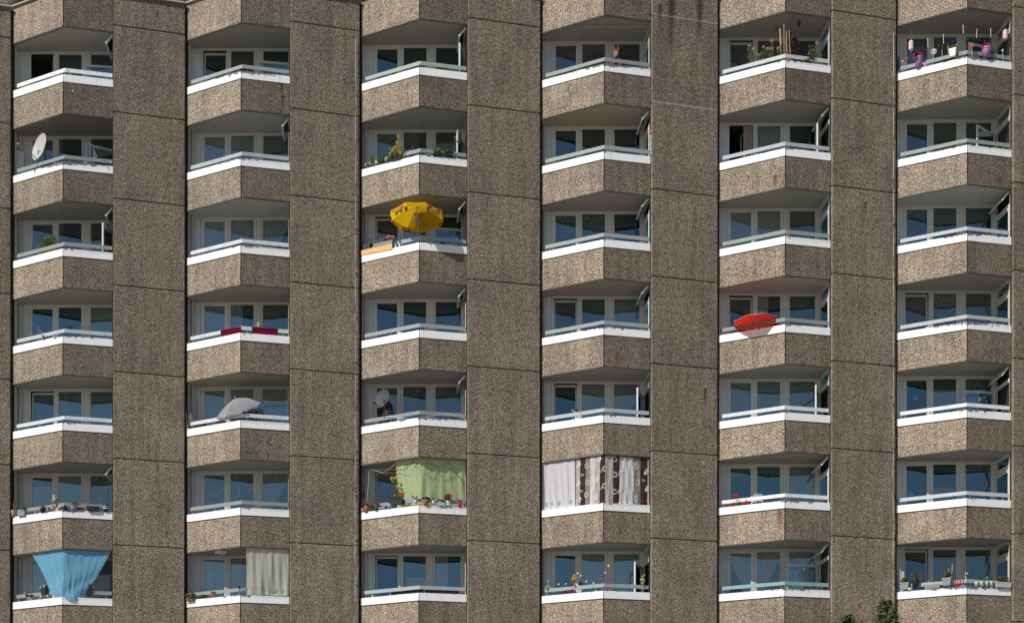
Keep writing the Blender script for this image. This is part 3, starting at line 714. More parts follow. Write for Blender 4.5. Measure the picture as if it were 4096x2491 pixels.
bb = [V(*q) for q in ((520, 1395), (600, 1450), (690, 1472), (790, 1492), (940, 1496), (1000, 1400))]
def s_blue(u, v):
    vy = math.sin(math.pi * u) ; return .07 - .15 * v * vy - .03 * v
def blue_fn():
    # edges of the hanging triangle follow the photograph: narrow towards the bottom with a curved hem
    L = [(278, 892), (380, 1050), (460, 1215), (505, 1340), (560, 1432), (690, 1482)]; Rr = [(1315, 862), (1200, 1075), (1120, 1210), (1040, 1310), (985, 1410), (945, 1494)]
    T = [(278, 892), (480, 858), (672, 832), (870, 840), (1090, 848), (1315, 862)]
    def fn(u, v):
        l = poly_at(L, v); r_ = poly_at(Rr, v); t_ = poly_at(T, u); base = lerp(l[0], r_[0], u); by = lerp(l[1], r_[1], u)
        k = (1 - v); ty = t_[1] - lerp(T[0][1], T[-1][1], u)
        x, y = V(base, by + ty * k + 6 * math.sin(3.1416 * u) * v)
        return P(0, x, y, s_blue(u, v) + f1(u, v) * (.35 + .65 * (1 - abs(2 * u - 1))) + .012 * math.sin(u * 9 + v * 14))
    return fn
fn = blue_fn(); o0 = fn(.5, 0); m = MB(); m.grid(lambda u, v: fn(u, v) - o0, 80, 60)
tag(m.build('sheet', C_BLUE, None, o0, True), 'sky blue sheet hung like a sail from the soffit, lowest floor', 'sheet')
V = View(4.833, 1430, 1800); f2 = folds(8, .045, 9, .4)
sheet(2, [V(735, 205), V(1190, 130), V(1640, 156), V(2092, 184)], [V(800, 955), V(1190, 962), V(1640, 975), V(2070, 990)], lambda u, v: .13 + .12 * v, 'cloth', 'lime green cloth hung from the soffit behind a row of flower pots', 'cloth', C_GREEN, f2)
sheet(2, [V(815, 985), V(1190, 962), V(1640, 975), V(2060, 992)], [V(815, 1090), V(1190, 1062), V(1640, 1075), V(2050, 1100)], lambda u, v: .27, 'cloth', 'hem of a green cloth seen through the gap under the railing behind pots', 'cloth', C_GREEN, folds(9, .03, 6), 40, 6)
V = View(4.681, 2140, 1800); f3 = folds(12, .06, 5, .5)
sheet(3, [V(88, 262), V(300, 240), V(520, 208), V(752, 172)], [V(128, 1128), V(330, 1112), V(560, 1085), V(752, 1055)], lambda u, v: .04, 'sheet', 'plain white sheet beside the brown flowered curtain, closing the balcony', 'sheet', C_WHITE, f3)
f4 = folds(15, .045, 9, .3)
o, fn = sheet(3, [V(772, 172), V(1030, 135), V(1285, 98), V(1580, 122), V(1870, 145), V(2150, 165)], [V(765, 1052), V(1020, 1030), V(1275, 1000), V(1570, 1010), V(1860, 1022), V(2150, 1040)], lambda u, v: .035, 'flowered_curtain', 'brown and white striped curtain printed with white flowers and leaves', 'curtain', C_FLOW, f4, 110, 40)
m = MB(); oo = fn(.5, .5)
def stroke(pts, w):      # an outline laid on the cloth, in its own u (2.9 m) and v (1.55 m)
    for k in range(len(pts) - 1):
        (u0, v0), (u1, v1) = pts[k], pts[k + 1]; dx, dy = (u1 - u0) * 2.9, (v1 - v0) * 1.55; l = math.hypot(dx, dy) or 1; nx, ny = -dy / l * w / 2.9, dx / l * w / 1.55
        c = [fn(min(1, max(0, a)), min(1, max(0, b))) - oo + Vector((-.006, -.012, 0)) for a, b in ((u0 - nx, v0 - ny), (u1 - nx, v1 - ny), (u1 + nx, v1 + ny), (u0 + nx, v0 + ny))]
        m.face(c)
def leafshape(u, v, ang, L=.13, W=.045):
    pts = []
    for k in range(13):
        t = k / 12 * 2; q = t if t <= 1 else 2 - t; sgn = 1 if t <= 1 else -1
        x = q * L; y = sgn * W * math.sin(math.pi * q ** .8)
        pts.append((u + (x * math.cos(ang) - y * math.sin(ang)) / 2.9, v + (x * math.sin(ang) + y * math.cos(ang)) / 1.55))
    stroke(pts, .013); stroke([pts[0], (lerp(pts[0][0], pts[6][0], .8), lerp(pts[0][1], pts[6][1], .8))], .009)
def flowershape(u, v, r=.075):
    for k in range(7):
        a = k * .9; c = (u + r * math.cos(a) / 2.9, v + r * math.sin(a) / 1.55)
        stroke([(c[0] + .022 * math.cos(b * .785) / 2.9, c[1] + .022 * math.sin(b * .785) / 1.55) for b in range(9)], .008)
def curl(u, v, sgn=1, r=.07):
    stroke([(u + sgn * r * (1 - k / 12) * math.cos(k * .5) / 2.9, v + r * (1 - k / 12) * math.sin(k * .5) / 1.55) for k in range(11)], .010)
for uu, vv in ((.03, .12), (.03, .52), (.04, .86), (.30, .48), (.29, .85), (.62, .30), (.62, .68), (.61, .97), (.95, .27), (.96, .63), (.33, .06)):
    for a in (-.5, .25, 1.35, 2.4): leafshape(uu, vv, a - .4, .12, .036)
for uu, vv in ((.16, .17), (.17, .52), (.155, .78), (.42, .27), (.42, .63), (.545, .38), (.545, .74), (.54, .06), (.83, .17), (.84, .52), (.83, .86), (.47, .88), (.23, .30), (.71, .84)): flowershape(uu, vv)
for uu, vv, g_ in ((.09, .33, 1), (.08, .67, 1), (.37, .3, -1), (.37, .66, -1), (.60, .38, 1), (.60, .74, 1), (.91, .45, 1), (.25, .7, -1), (.48, .5, 1), (.77, .35, -1), (.78, .68, -1)): curl(uu, vv, g_)
c_ = m.build('printed_flower_pattern', C_PRINT, o, oo - Vector(o.location))
V = View(3.256, 740, 2180); f5 = folds(21, .04, 6, .6)
sheet(1, [V(795, 30), V(980, 32), V(1170, 38), V(1358, 48)], [V(806, 642), V(990, 645), V(1170, 652), V(1360, 656)], lambda u, v: .05 - .02 * v, 'gingham_cloth', 'green and cream gingham cloth hung from soffit to ledge, lowest floor', 'cloth', C_CHECK, lambda u, v: f5(u, v) + .03 * math.sin(7 * (u + .5 * v)) * v, 60, 40)
V = View(1.805, 0, 830)
for a, lab in ((((1592, 887), (1667, 871), (1741, 857), (1741, 906), (1667, 918), (1594, 928)), 'wine red quilted mat over the railing on the sunlit side of the ridge'), (((1819, 861), (1912, 868), (2006, 875), (2004, 921), (1912, 916), (1822, 910)), 'wine red quilted mat over the railing on the shaded side of the ridge')):
    o, fn = sheet(1, [V(*q) for q in a[:3]], [V(*q) for q in a[:2:-1]], lambda u, v: .085, 'mat', lab, 'mat', C_WINE, lambda u, v: .006 * max(abs(math.sin(12 * (u + v * .4))), abs(math.sin(12 * (u - v * .4)))), 30, 12)
    o['group'] = 'wine red mats on the railing'
    pa, pb = fn(0, 0) - Vector(o.location), fn(1, 0) - Vector(o.location)      # the part that lies over the top of the board and hangs behind it
    m = MB(); n_ = Vector((-(pb - pa).y, (pb - pa).x, 0)).normalized()
    m.face([pa, pb, pb + n_ * .08, pa + n_ * .08]); m.face([pa + n_ * .08, pb + n_ * .08, pb + n_ * .085 + Vector((0, 0, -.3)), pa + n_ * .085 + Vector((0, 0, -.3))]); m.build('back_flap', C_WINE, o)
V = View(2.917, 3580, 2220)
sheet(5, [V(672, 290), V(745, 282), V(812, 276)], [V(705, 362), V(750, 358), V(812, 338)], lambda u, v: .085, 'towel', 'small red cloth draped over the railing beside the large grey planter', 'towel', C_RED, folds(30, .02, 5), 20, 12)
sheet(5, [V(748, 356), V(785, 342), V(832, 352)], [V(745, 368), V(790, 366), V(836, 364)], lambda u, v: .03 + .02 * v, 'rag', 'crumpled cyan rag lying on the ledge below the red cloth', 'rag', C_CYAN, folds(31, .02, 3), 16, 5)

# ------------------------------------------------------------------ bird nets
def net_mesh(seed):
    r = random.Random(seed); m = MB(); g = .056
    ph = [r.uniform(0, 6.28) for _ in range(8)]
    def pt(side_, d, z):
        f = (z - 1.19) / 1.59; s_ = -.018 + .05 * f + .012 * math.sin(3 * d + ph[0]) * math.sin(3.14 * f)
        a = ridge(s_); dd = DL if side_ < 0 else DR
        w = .014 * math.sin(2.3 * d + ph[1] + 3 * z) + .010 * math.sin(7 * d + ph[2])
        return (a[0] + dd[0] * (d + .012 * math.sin(4 * z + ph[3] + d)), a[1] + dd[1] * d, z + w * math.sin(3.14 * f))
    for sd, L in ((-1, 2.22), (1, 1.53)):
        nv = int(L / g); nh = int(1.59 / g)
        for k in range(nv + 1):
            m.tube([pt(sd, .005 + k * g, 1.19 + 1.585 * q / 7) for q in range(8)], .0011, 3, cap=False)
        for k in range(nh + 1):
            m.tube([pt(sd, .005 + L * q / 9, 1.19 + k * g) for q in range(10)], .0011, 3, cap=False)
    return m.mesh('bird_net', NETM)
nm = [net_mesh(k) for k in range(3)]
NETS = {(1, 2): 'around the pale satellite dish balcony', (1, 3): 'in front of the wooden planter with the green bush', (1, 6): 'in front of the owl figurine balcony', (1, 7): 'in front of the sky blue sheet',
 (2, 2): 'over the second balcony down, grey parasol stack', (2, 3): 'directly two floors above the grey parasol', (2, 5): 'in front of the grey parasol', (2, 6): 'directly below the grey parasol balcony', (2, 7): 'in front of the gingham cloth',
 (3, 2): 'in front of the yellow daisies', (3, 3): 'around the yellow parasol balcony', (3, 5): 'in front of the dark satellite dish', (3, 6): 'in front of the lime green cloth', (4, 1): 'in front of the rainbow pinwheel', (4, 6): 'in front of the brown flowered curtain',
 (5, 1): 'in front of the sunflowers and bamboo stakes', (5, 3): 'one floor above the red parasol', (5, 7): 'across the mint green railing balcony', (6, 1): 'in front of the pink lanterns', (6, 2): 'directly below the pink lantern balcony', (6, 4): 'below the pale algae streaked third floor band, pink lantern stack', (6, 7): 'in front of the mint cups and grey planters'}
for q, ((c, k), lab) in enumerate(NETS.items()):
    if (c, k) == (3, 3): continue
    o = link('bird_net', nm[q % 3], None, (colx(c - 1), coly(c - 1), levz(c - 1, k))); tag(o, 'fine square bird net ' + lab, 'bird net', 'bird nets over the balconies')

# ------------------------------------------------------------------ parasols
def letters(body, size, thick=0.0):
    cu = bpy.data.curves.new('lettering', 'FONT'); cu.body = body; cu.size = size; cu.align_x = 'CENTER'; cu.align_y = 'CENTER'; cu.offset = thick; cu.resolution_u = 2
    ob = bpy.data.objects.new('lettering', cu); COL.objects.link(ob); dg = bpy.context.evaluated_depsgraph_get()
    me = bpy.data.meshes.new_from_object(ob.evaluated_get(dg)); v = [tuple(x.co) for x in me.vertices]; f = [tuple(p.vertices) for p in me.polygons]
    bpy.data.objects.remove(ob); bpy.data.curves.remove(cu); bpy.data.meshes.remove(me); return v, f
def parasol(hub, axis, Rr, h, n, mat, label, pole_len, pole_mat, rib_mat, spin=0.0, val=.13, valmat=None, logos=False, trim=None, pole_dir=None):
    o = empty('parasol', hub, label, 'parasol'); ax = Vector(axis).normalized()
    q = Vector((0, 0, 1)).rotation_difference(ax); M = q.to_matrix().to_4x4() @ Matrix.Rotation(spin, 4, 'Z')
    def rib(k, t): a = 2 * math.pi * k / n; return Vector((Rr * t * math.cos(a), Rr * t * math.sin(a), -h * (t ** 1.6)))
    def S(k, w, t): p = rib(k, t).lerp(rib(k + 1, t), w); p.z -= .028 * 4 * w * (1 - w) * t * t * Rr; return p
    m = MB()
    for k in range(n): m.grid(lambda u, v: S(k, u, .015 + .985 * v), 8, 12)
    m.xform(M); can = m.build('canopy', mat, o, smooth=False)
    if val:
        m = MB()
        for k in range(n):
            c = (rib(k, 1) + rib(k + 1, 1)) * .5; outw = Vector((c.x, c.y, 0)).normalized(); ph = rp.uniform(0, 6)
            m.grid(lambda u, v: S(k, .03 + .94 * u, 1).lerp(c + Vector((0, 0, -.03)), .06 * v) + Vector((0, 0, -val * v * (1 - .25 * abs(2 * u - 1) ** 4))) + outw * (.02 * math.sin(7 * u + ph) * v + .012 * v), 10, 4)
        m.xform(M); vl = m.build('valance', valmat or mat, o)
    if trim:
        m = MB()
        for k in range(n): m.tube([S(k, u / 6, 1) + Vector((0, 0, .004)) for u in range(7)], .005, 4)
        m.xform(M); m.build('piping', trim, o)
    m = MB()
    for k in range(n): m.tube([rib(k, t / 8) + Vector((0, 0, -.012)) for t in range(9)], .006, 5); m.tube([rib(k, .48) + Vector((0, 0, -.015)), Vector((0, 0, -h * 1.05))], .004, 5)
    m.xform(M); m.build('ribs', rib_mat, o)
    m = MB(); m.tube([(0, 0, .05), (0, 0, -h)], .013, 8); m.blob((0, 0, .06), .02, 8, 4); m.blob((0, 0, -h * 1.05), .026, 8, 4); m.xform(M)
    pd = Vector(pole_dir).normalized() if pole_dir else -ax; e = M @ Vector((0, 0, -h)); m.tube([e, e + pd * pole_len], .016, 8); m.build('pole', pole_mat, o)
    if logos:
        LR = plain('label_red', (.33, .02, .03), .6, .05); LW = plain('label_white', (.80, .80, .78), .6, .05); LN = plain('label_navy', (.03, .08, .16), .6, .05)
        def onto(k, vf, mat_, off, host, cx, rad, val_z=None, flip=1):
            v, f = vf; mm = MB()
            half = Rr * math.sin(math.pi / n)
            for sgn in (-1, 1):
                b = len(mm.v)
                for x, y, _ in v:
                    if val_z is None:
                        t = rad - y / Rr; wdt = 2 * half * t; p = S(k, .5 - (x + cx) / wdt, t)      # read from above with the top towards the hub
                        nrm = Vector((0, 0, 1))
                    else:
                        p = S(k, .5 - (x + cx) / (2 * half * .94), 1); p.z -= val_z - y; c = (rib(k, 1) + rib(k + 1, 1)) * .5; nrm = Vector((c.x, c.y, 0)).normalized(); p += nrm * .012
                    mm.v.append(tuple(p + nrm * off * sgn))
                for q_ in f: mm.f.append(tuple(b + j for j in q_)); mm.m.append(0)
            mm.xform(M); mm.build('printed_lettering', mat_, host)
        hexa = lambda w_, h_: ([(-w_, 0, 0), (-w_ * .8, h_ * .8, 0), (0, h_, 0), (w_ * .8, h_ * .8, 0), (w_, 0, 0), (w_ * .8, -h_ * .8, 0), (0, -h_, 0), (-w_ * .8, -h_ * .8, 0)], [tuple(range(8))])
        lip = letters('Lipton', .075); lips = letters('Lipton', .045); ice = letters('Ice', .17, .0); tea = letters('Tea', .17, .0); iceo = letters('Ice', .17, .012); teao = letters('Tea', .17, .012)
        for k in range(n):
            if k % 2:
                onto(k, hexa(.13, .055), LR, .010, can, 0, .44); onto(k, lip, LW, .013, can, 0, .44)
                for a_, b_, rd in ((iceo, ice, .62), (teao, tea, .80)): onto(k, a_, LN, .010, can, 0, rd); onto(k, b_, LW, .013, can, 0, rd)
            if k % 2 == 0:
                for cx in (-.15, .15): onto(k, hexa(.075, .036), LR, .008, vl, cx, 1, val * .55); onto(k, lips, LW, .010, vl, cx, 1, val * .55)
    return o
PY = cloth('yellow_parasol_fabric', (.86, .55, .015), .5); PR_ = cloth('red_parasol_fabric', (.75, .035, .02), .55); PG = cloth('grey_parasol_fabric', (.40, .40, .42), .12)
cy = coly(2)
parasol(at(1420 + 1005 / 4.048, 740 + 345 / 4.048, cy + .20), (.0, .10, 1), .88, .30, 8, PY, 'yellow advertising parasol with printed logos standing at the balcony ridge', 1.35, ALUD, ALUD, math.pi / 8, .13, None, True, None, (.035, .02, -1))
parasol(at(2880 + 660 / 4.681, 1180 + 385 / 4.681, coly(4) + .66), (-.05, .04, 1), .73, .20, 8, PR_, 'open red parasol standing low behind the railing', .9, ALU, ALU, .2, .06, None, False, WPOT, (-.06, 0, -1))
parasol(at(740 + 660 / 3.256, 1560 + 112 / 3.256, coly(1) + .62), (-.30, -.42, .88), .80, .34, 8, PG, 'weathered grey parasol tilted towards the street over the railing', .8, ALU, WIRE, .25, .05, None, False, None, (.25, .5, -1))

# ------------------------------------------------------------------ satellite dishes
def dish(c, face, w, h, depth, mat, label, arm_dir, arm_len, lmat, pole_to, amat=ALUD):
    o = empty('satellite_dish', c, label, 'satellite dish'); f = Vector(face).normalized(); q = f.to_track_quat('Z', 'Y').to_matrix().to_4x4()
    m = MB(); N = 36
    for k in range(7):
        r = k / 6
        for a in range(N): t = 2 * math.pi * a / N; m.v.append((w * .5 * r * math.cos(t), h * .5 * r * math.sin(t), depth * (r * r - 1)))
    for k in range(6):
        for a in range(N): b = (a + 1) % N; m.f.append((k * N + a, k * N + b, (k + 1) * N + b, (k + 1) * N + a)); m.m.append(0)
    m.tube([(w * .5 * math.cos(2 * math.pi * a / N), h * .5 * math.sin(2 * math.pi * a / N), 0) for a in range(N + 1)], .010, 6); m.xform(q); m.build('reflector', mat, o, smooth=True)
    low = q @ Vector((0, -h * .47, -depth * .1)); e = low + Vector(arm_dir).normalized() * arm_len
    m = MB(); m.tube([low, e], .013, 6); m.tube([q @ Vector((0, 0, -depth - .02)), q @ Vector((0, -h * .3, -depth - .05)), low], .016, 6); m.build('arm', amat, o)
    m = MB(); d = (q @ Vector((0, 0, 0)) - e).normalized(); m.tube([e - d * .03, e + d * .05], .028, 10); m.tube([e + Vector((0, 0, -.03)), e + Vector((-.01, 0, -.09)), e + Vector((.06, .01, -.10)), low * .3 + e * .7], .005, 5); m.build('receiver', lmat, o)
    m = MB(); b0 = q @ Vector((0, -h * .1, -depth - .03)); pt_ = Vector(pole_to) - Vector(c); m.tube([b0, Vector((pt_.x, pt_.y, b0.z)), pt_], .02, 8); m.build('mast', amat, o); return o
V = View(5.762, 40, 500); yy = coly(0)
p1 = P(0, *V(640, 900), .16)
dish(P(0, *V(672, 500), .18), (-.64, -.74, .2), .74, .92, .07, GREYD, 'large pale grey satellite dish clamped to the railing, second floor down', at(*V(215, 520), yy + .35) - P(0, *V(625, 850), .16), .72, STRAW, p1 + Vector((0, .03, -.1)))
V = View(3.182, 1440, 1540); p1 = P(2, *V(312, 420), .17)
dish(P(2, *V(275, 168), .22), (-.55, -.80, .25), .60, .66, .06, DARKD, 'dark anthracite satellite dish on a short mast, fifth floor down', at(*V(155, 210), coly(2) + .35) - P(2, *V(270, 290), .2), .42, BLK, p1 + Vector((0, .02, -.1)), BLK)
p = P(2, *V(360, 385), .40); o = empty('barbecue_grill', p, 'round black lidded kettle behind the railing beside dark satellite dish', 'grill'); m = MB(); m.lathe([(.10, -.2), (.19, -.12), (.215, 0), (.21, .02)], 18); m.build('bowl', BLK, o, smooth=True); m = MB(); m.lathe([(.21, .02), (.19, .10), (.12, .17), (.03, .2)], 18); m.build('lid', BLK, o, smooth=True)
m = MB()
for a in (0, 2.1, 4.2): m.tube([(.1 * math.cos(a), .1 * math.sin(a), -.18), (.2 * math.cos(a), .2 * math.sin(a), -1.0)], .012, 6)
m.build('legs', BLK, o)
m = MB(); q = [P(2, *V(*g), .06) for g in ((315, 400), (400, 395), (520, 410), (620, 430), (760, 415), (900, 395), (1030, 370), (1180, 378), (1280, 388), (1320, 415), (1342, 448))]; m.tube([a - q[0] for a in q], .007, 5); tag(m.build('antenna_cable', STRING, None, q[0]), 'pale cable looping along the railing from the dark satellite dish', 'cable')
m = MB(); m.lathe([(.06, 0), (.1, .12), (.115, .15)], 14); tag(m.build('flower_pot', TERRA, None, P(2, *V(220, 520), .30), True), 'orange terracotta bowl peeping over the ledge below dark satellite dish', 'flower pot')

# ------------------------------------------------------------------ row by row: small things on the balconies
def small(name, mb, mat, pos, label, cat, rot=0, group=None, smooth=False):
    o = mb.build(name, mat, None, pos, smooth); o.rotation_euler = (0, 0, rot); return tag(o, label, cat, group)
# top floor
V = View(1.805, 0, 0)
for (x, y, w), lab in zip(((285, 600, 44), (232, 622, 36), (140, 652, 40), (110, 664, 34)), ('magenta flower clump nearest the ridge behind the white top-floor railing', 'second magenta flower clump from the ridge behind the white top-floor railing', 'third magenta flower clump, near the post, behind the white top-floor railing', 'magenta flower clump nearest the drainpipe corner behind the white top-floor railing')):
    k = 1.0; vp(V, 0, x, y + 8, w, 14, 'trough', BLK, lab, (w, 20, G3, 24), bl(HOT, (x - w * .25, y - 20, w * .2), (x + w * .2, y - 24, w * .22), (x, y - 14, w * .2)), s=.20, group='magenta flowers behind the white railing', name='flower_box')
V = View(3.043, 2160, 140)
p = P(3, *V(990, 372), .22); o = empty('pinwheel', p, 'rainbow coloured pinwheel in the flowered curtain stack, top floor', 'pinwheel'); c = P(3, *V(936, 190), .22) - p
m = MB(); m.tube([(0, 0, -.02), c * .35, c], .006, 5); m.build('stick', WPOT, o)
cols = [leafm('foil_' + n_, c_, .2) for n_, c_ in (('red', (.7, .03, .05)), ('orange', (.8, .3, .02)), ('yellow', (.8, .65, .04)), ('green', (.08, .5, .08)), ('blue', (.03, .15, .6)), ('violet', (.35, .04, .5)))]
ax_ = Vector((-.93, -.36, .05)).normalized(); a_ = ax_.orthogonal().normalized(); b_ = ax_.cross(a_)
for k in range(12):
    t = k * .5236; e = a_ * math.cos(t) + b_ * math.sin(t); g = ax_.cross(e); m = MB(); m.face([c + e * .02, c + e * .19 + g * .035, c + e * .20 - g * .02 + ax_ * .03, c + e * .06 - g * .035 + ax_ * .03]); m.build('blade', cols[k % 6], o)
vp(V, 3, 385, 470, 120, 26, 'trough', BLK, 'low box of red and green plants seen under the railing, pinwheel balcony', (120, 40, G1, 40), bl(CORAL, (345, 445, 8), (430, 430, 9), (448, 440, 8)), s=.28, name='flower_box')
vp(V, 3, 975, 375, 60, 26, 'round', STRAW, 'small straw coloured pot holding the rainbow pinwheel', None, None, s=.22)
V = View(3.043, 2870, 60); SG = 'sunflowers on the top floor'
hd = [(383, 378, 590), (435, 413, 640), (497, 487, 600), (538, 462, 600), (560, 390, 600), (600, 410, 600), (638, 403, 600), (660, 318, 600), (668, 405, 600), (738, 405, 580)]
for k, (x, y, b) in enumerate(hd): sunflower(4, V(x, y), V(x + rp.uniform(-4, 8), b), 'top-floor sunflower, %s one counting from the drainpipe end towards the bamboo stakes' % ORD[k], .2, .034 if k != 7 else .04, YEL if k in (1, 3, 6, 9) else ORG, SG, nl=8)
for k, (x, y) in enumerate(((1118, 360), (1150, 365))): sunflower(4, V(x, y), V(x + 6, 585), ('drooping headless sunflower stem, the thinner one, right of the bamboo stakes', 'drooping headless sunflower stem with a pale stalk, near the side window')[k], .06, .03, group=SG, droop=True, nl=11)
sunflower(4, V(1212, 342), V(1176, 585), 'leaning sunflower with orange head nearest the side window, top floor', .2, .04, ORG, SG, nl=9)
for k, (x0, y0, x1, y1) in enumerate(((757, 172, 770, 560), (768, 178, 775, 560), (809, 112, 812, 560), (838, 200, 848, 560), (871, 190, 892, 560))):
    a, b = P(4, *V(x1, y1), .24), P(4, *V(x0, y0), .24); m = MB(); m.tube([(0, 0, -.1), b - a], .0105, 7)
    for q in range(5): c = (b - a) * (.15 + .18 * q); m.tube([c, c * 1.004], .013, 7)
    small('bamboo_stake', m, BAMB, a, '%s bamboo stake from the drainpipe side on the top-floor sunflower balcony' % ORD[k], 'stake', group='bamboo stakes')
a = P(4, *V(900, 560), .3); o = empty('climbing_plant', a, 'dark withered climbing plant on the bamboo stakes, top floor', 'plant')
m = MB(); k = sc(a.y) / V.k
for tx, ty in ((990, 75), (930, 200), (880, 260), (1000, 330), (715, 150), (960, 420)): b = P(4, *V(tx, ty), .3) - a; m.tube([(0, 0, -.1), b * .5 + Vector((rp.uniform(-.05, .05), 0, 0)), b], .005, 4)
m.build('stem', TWIG, o); m = MB()
for cx, cy_, rx, rz, n in ((905, 270, 45, 70, 90), (940, 330, 50, 60, 80), (880, 360, 40, 80, 70), (970, 430, 35, 50, 50), (790, 400, 35, 60, 40), (990, 110, 16, 40, 16), (712, 165, 12, 25, 8), (800, 480, 60, 40, 50), (900, 460, 60, 40, 60)):
    b = P(4, *V(cx, cy_), .3) - a; m.clump(tuple(b), rx * k, .1, rz * k, n * 2, .042, 0, rp)
m.build('foliage', VINE, o)
vp(V, 4, 1078, 582, 90, 14, 'trough', BLK, 'low row of yellow flowers on the ledge, sunflower balcony', (90, 16, G4, 30), bl(YEL, (1045, 562, 8), (1065, 566, 8), (1090, 568, 8), (1112, 572, 8)), s=.05, name='flower_box')
vp(V, 4, 130, 738, 40, 14, 'trough', BLK, 'small orange and green plant under the railing at the drainpipe end', (45, 40, G4, 20), bl(ORG, (120, 708, 10), (140, 705, 9)), s=.2, name='flower_box')
V = View(5.133, 3580, 80)
def lantern(x, y0, y1, w, label, dy=.10):
    p = at(*V(x, y1), coly(5) + dy); k = sc(p.y) / V.k; h = (y1 - y0) * k; r = w * k / 2; o = empty('paper_lantern', p, label, 'lantern', 'pink paper lanterns')
    m = MB(); prof = [(r * .35, 0), (r * .9, h * .12)]
    for q in range(9): prof += [(r * 1.0, h * (.14 + .72 * q / 9)), (r * .955, h * (.14 + .72 * (q + .5) / 9))]
    prof += [(r * .9, h * .88), (r * .38, h)]
    m.lathe(prof, 16); m.build('shade', ROSE, o, smooth=True); m = MB(); m.tube([(-r * .3, 0, h), (-r * .25, 0, h + r * .5), (r * .25, 0, h + r * .5), (r * .3, 0, h)], .005, 5); m.tube([(0, 0, h + r * .5), (0, 0, h + .35)], .003, 4); m.build('handle', ALUD, o)
lantern(330, 425, 648, 102, 'pale pink paper lantern hanging above the purple pot, drainpipe side, top floor', .55); lantern(2264, 205, 425, 104, 'pale pink paper lantern hanging beside the side window, top floor', .38)
GP = 'purple pots'
vp(V, 5, 487, 998, 172, 225, 'round', PURP, 'purple pot of hot pink geraniums below the hanging lantern, pillar end', (200, 100, G1, 70), bl(HOT, (440, 690, 45), (500, 715, 40), (555, 745, 38), (400, 745, 35), (470, 735, 30)), group=GP)
vp(V, 5, 1880, 780, 185, 205, 'round', PURP, 'purple pot of hot pink geraniums near the side window, top floor', (190, 80, G1, 60), bl(HOT, (1900, 505, 42), (1850, 530, 40), (1930, 525, 38), (1800, 565, 32), (1880, 540, 30)), group=GP)
vp(V, 5, 1188, 758, 152, 160, 'square', WPOT, 'white square pot with yellow-green plant between the two purple pots', (150, 75, G4, 50), bl(PINK, (1268, 545, 22)))
def pinwheel(x, y, r, xb, yb, mat, label, nb=8, face=(-.35, -.9, .1)):
    p = P(5, *V(xb, yb), .06); o = empty('pinwheel', p, label, 'pinwheel', 'pinwheels of the pink lantern balcony'); c = P(5, *V(x, y), .06) - p; k = sc(p.y) / V.k; r *= k
    m = MB(); m.tube([(0, 0, -.02), c], .0055, 5); m.build('stick', WPOT, o); f = Vector(face).normalized(); a = f.orthogonal().normalized(); b = f.cross(a); m = MB()
    for q in range(nb):
        t = q * 6.283 / nb; e = a * math.cos(t) + b * math.sin(t); g = f.cross(e); m.face([c + f * .004, c + e * r + g * r * .25, c + e * r * .9 - g * r * .2 + f * .02, c + e * r * .35 - g * r * .22 + f * .025])
    m.build('blades', mat, o)
pinwheel(225, 818, 45, 212, 950, CORAL, 'small red pinwheel at the pillar end of the lantern balcony', 10); pinwheel(795, 655, 66, 790, 800, WHT, 'white foil pinwheel between purple pot and white pot', 12); pinwheel(1098, 578, 44, 1090, 700, CORAL, 'coral pinwheel leaning beside the white square pot', 6); pinwheel(1562, 545, 70, 1590, 748, CORAL, 'largest coral pinwheel just past the balcony ridge', 6); pinwheel(968, 620, 28, 965, 770, DRED, 'small dark red pinwheel on a white stick left of the white pot', 4)
p = P(5, *V(2222, 848), .06); o = empty('garden_ball', p, 'clear faceted ball on a white stick near the railing end', 'garden ornament'); c = P(5, *V(2210, 632), .06) - p; m = MB(); m.tube([(0, 0, 0), c], .006, 5); m.build('stick', WPOT, o); m = MB(); m.blob(c, .042, 8, 5); m.build('ball', GLASSY, o)
p = P(5, *V(155, 1075), .06); o = empty('garden_ball', p, 'clear ball on a white stick beside the small red pinwheel', 'garden ornament'); c = P(5, *V(160, 860), .06) - p; m = MB(); m.tube([(0, 0, 0), c], .006, 5); m.build('stick', WPOT, o); m = MB(); m.blob(c, .04, 8, 5); m.build('ball', GLASSY, o)
for k, (x, y0, y1, xb) in enumerate(((672, 378, 570, 678), (994, 302, 490, 996), (1397, 108, 284, 1404), (1682, 202, 378, 1674), (1964, 182, 362, 1968))):
    a, b = P(5, *V(x, y0), .05), P(5, *V(xb, y1), .05); o = empty('light_tube', b, 'clear icicle light tube, %s from the drainpipe side, hanging from the net' % ORD[k], 'light tube', 'icicle light tubes'); d = a - b
    m = MB(); m.tube([(0, 0, 0), d * .78], .0105, 7); m.build('tube', GLASSY, o); m = MB(); m.tube([d * .78, d], .014, 7); m.tube([d, d + Vector((.03, 0, .03))], .003, 4); m.build('cap', ALU, o)
BLUEL = plain('blue_glass_bead', (.25, .5, .62), .2)
garland('string_lights', [P(5, *V(*g), .05) for g in ((340, 670), (430, 620), (500, 600), (570, 560), (620, 610), (700, 545), (790, 495), (890, 515), (975, 535), (1090, 510), (1190, 425), (1300, 435), (1390, 455), (1495, 397), (1605, 402), (1725, 415), (1835, 430), (1950, 447), (2060, 447), (2170, 455), (2360, 465))], 'fine string of blue beads along the net of the lantern balcony', 'string lights', 'bead', BLUEL, .011, WIRE, .0025)
vp(V, 5, 1080, 868, 150, 20, 'trough', BLK, 'low pink flowers under the railing of the lantern balcony', (150, 40, G3, 40), bl(PINK, (1040, 835, 18), (1080, 815, 20), (1125, 822, 18)), s=.24, name='flower_box')
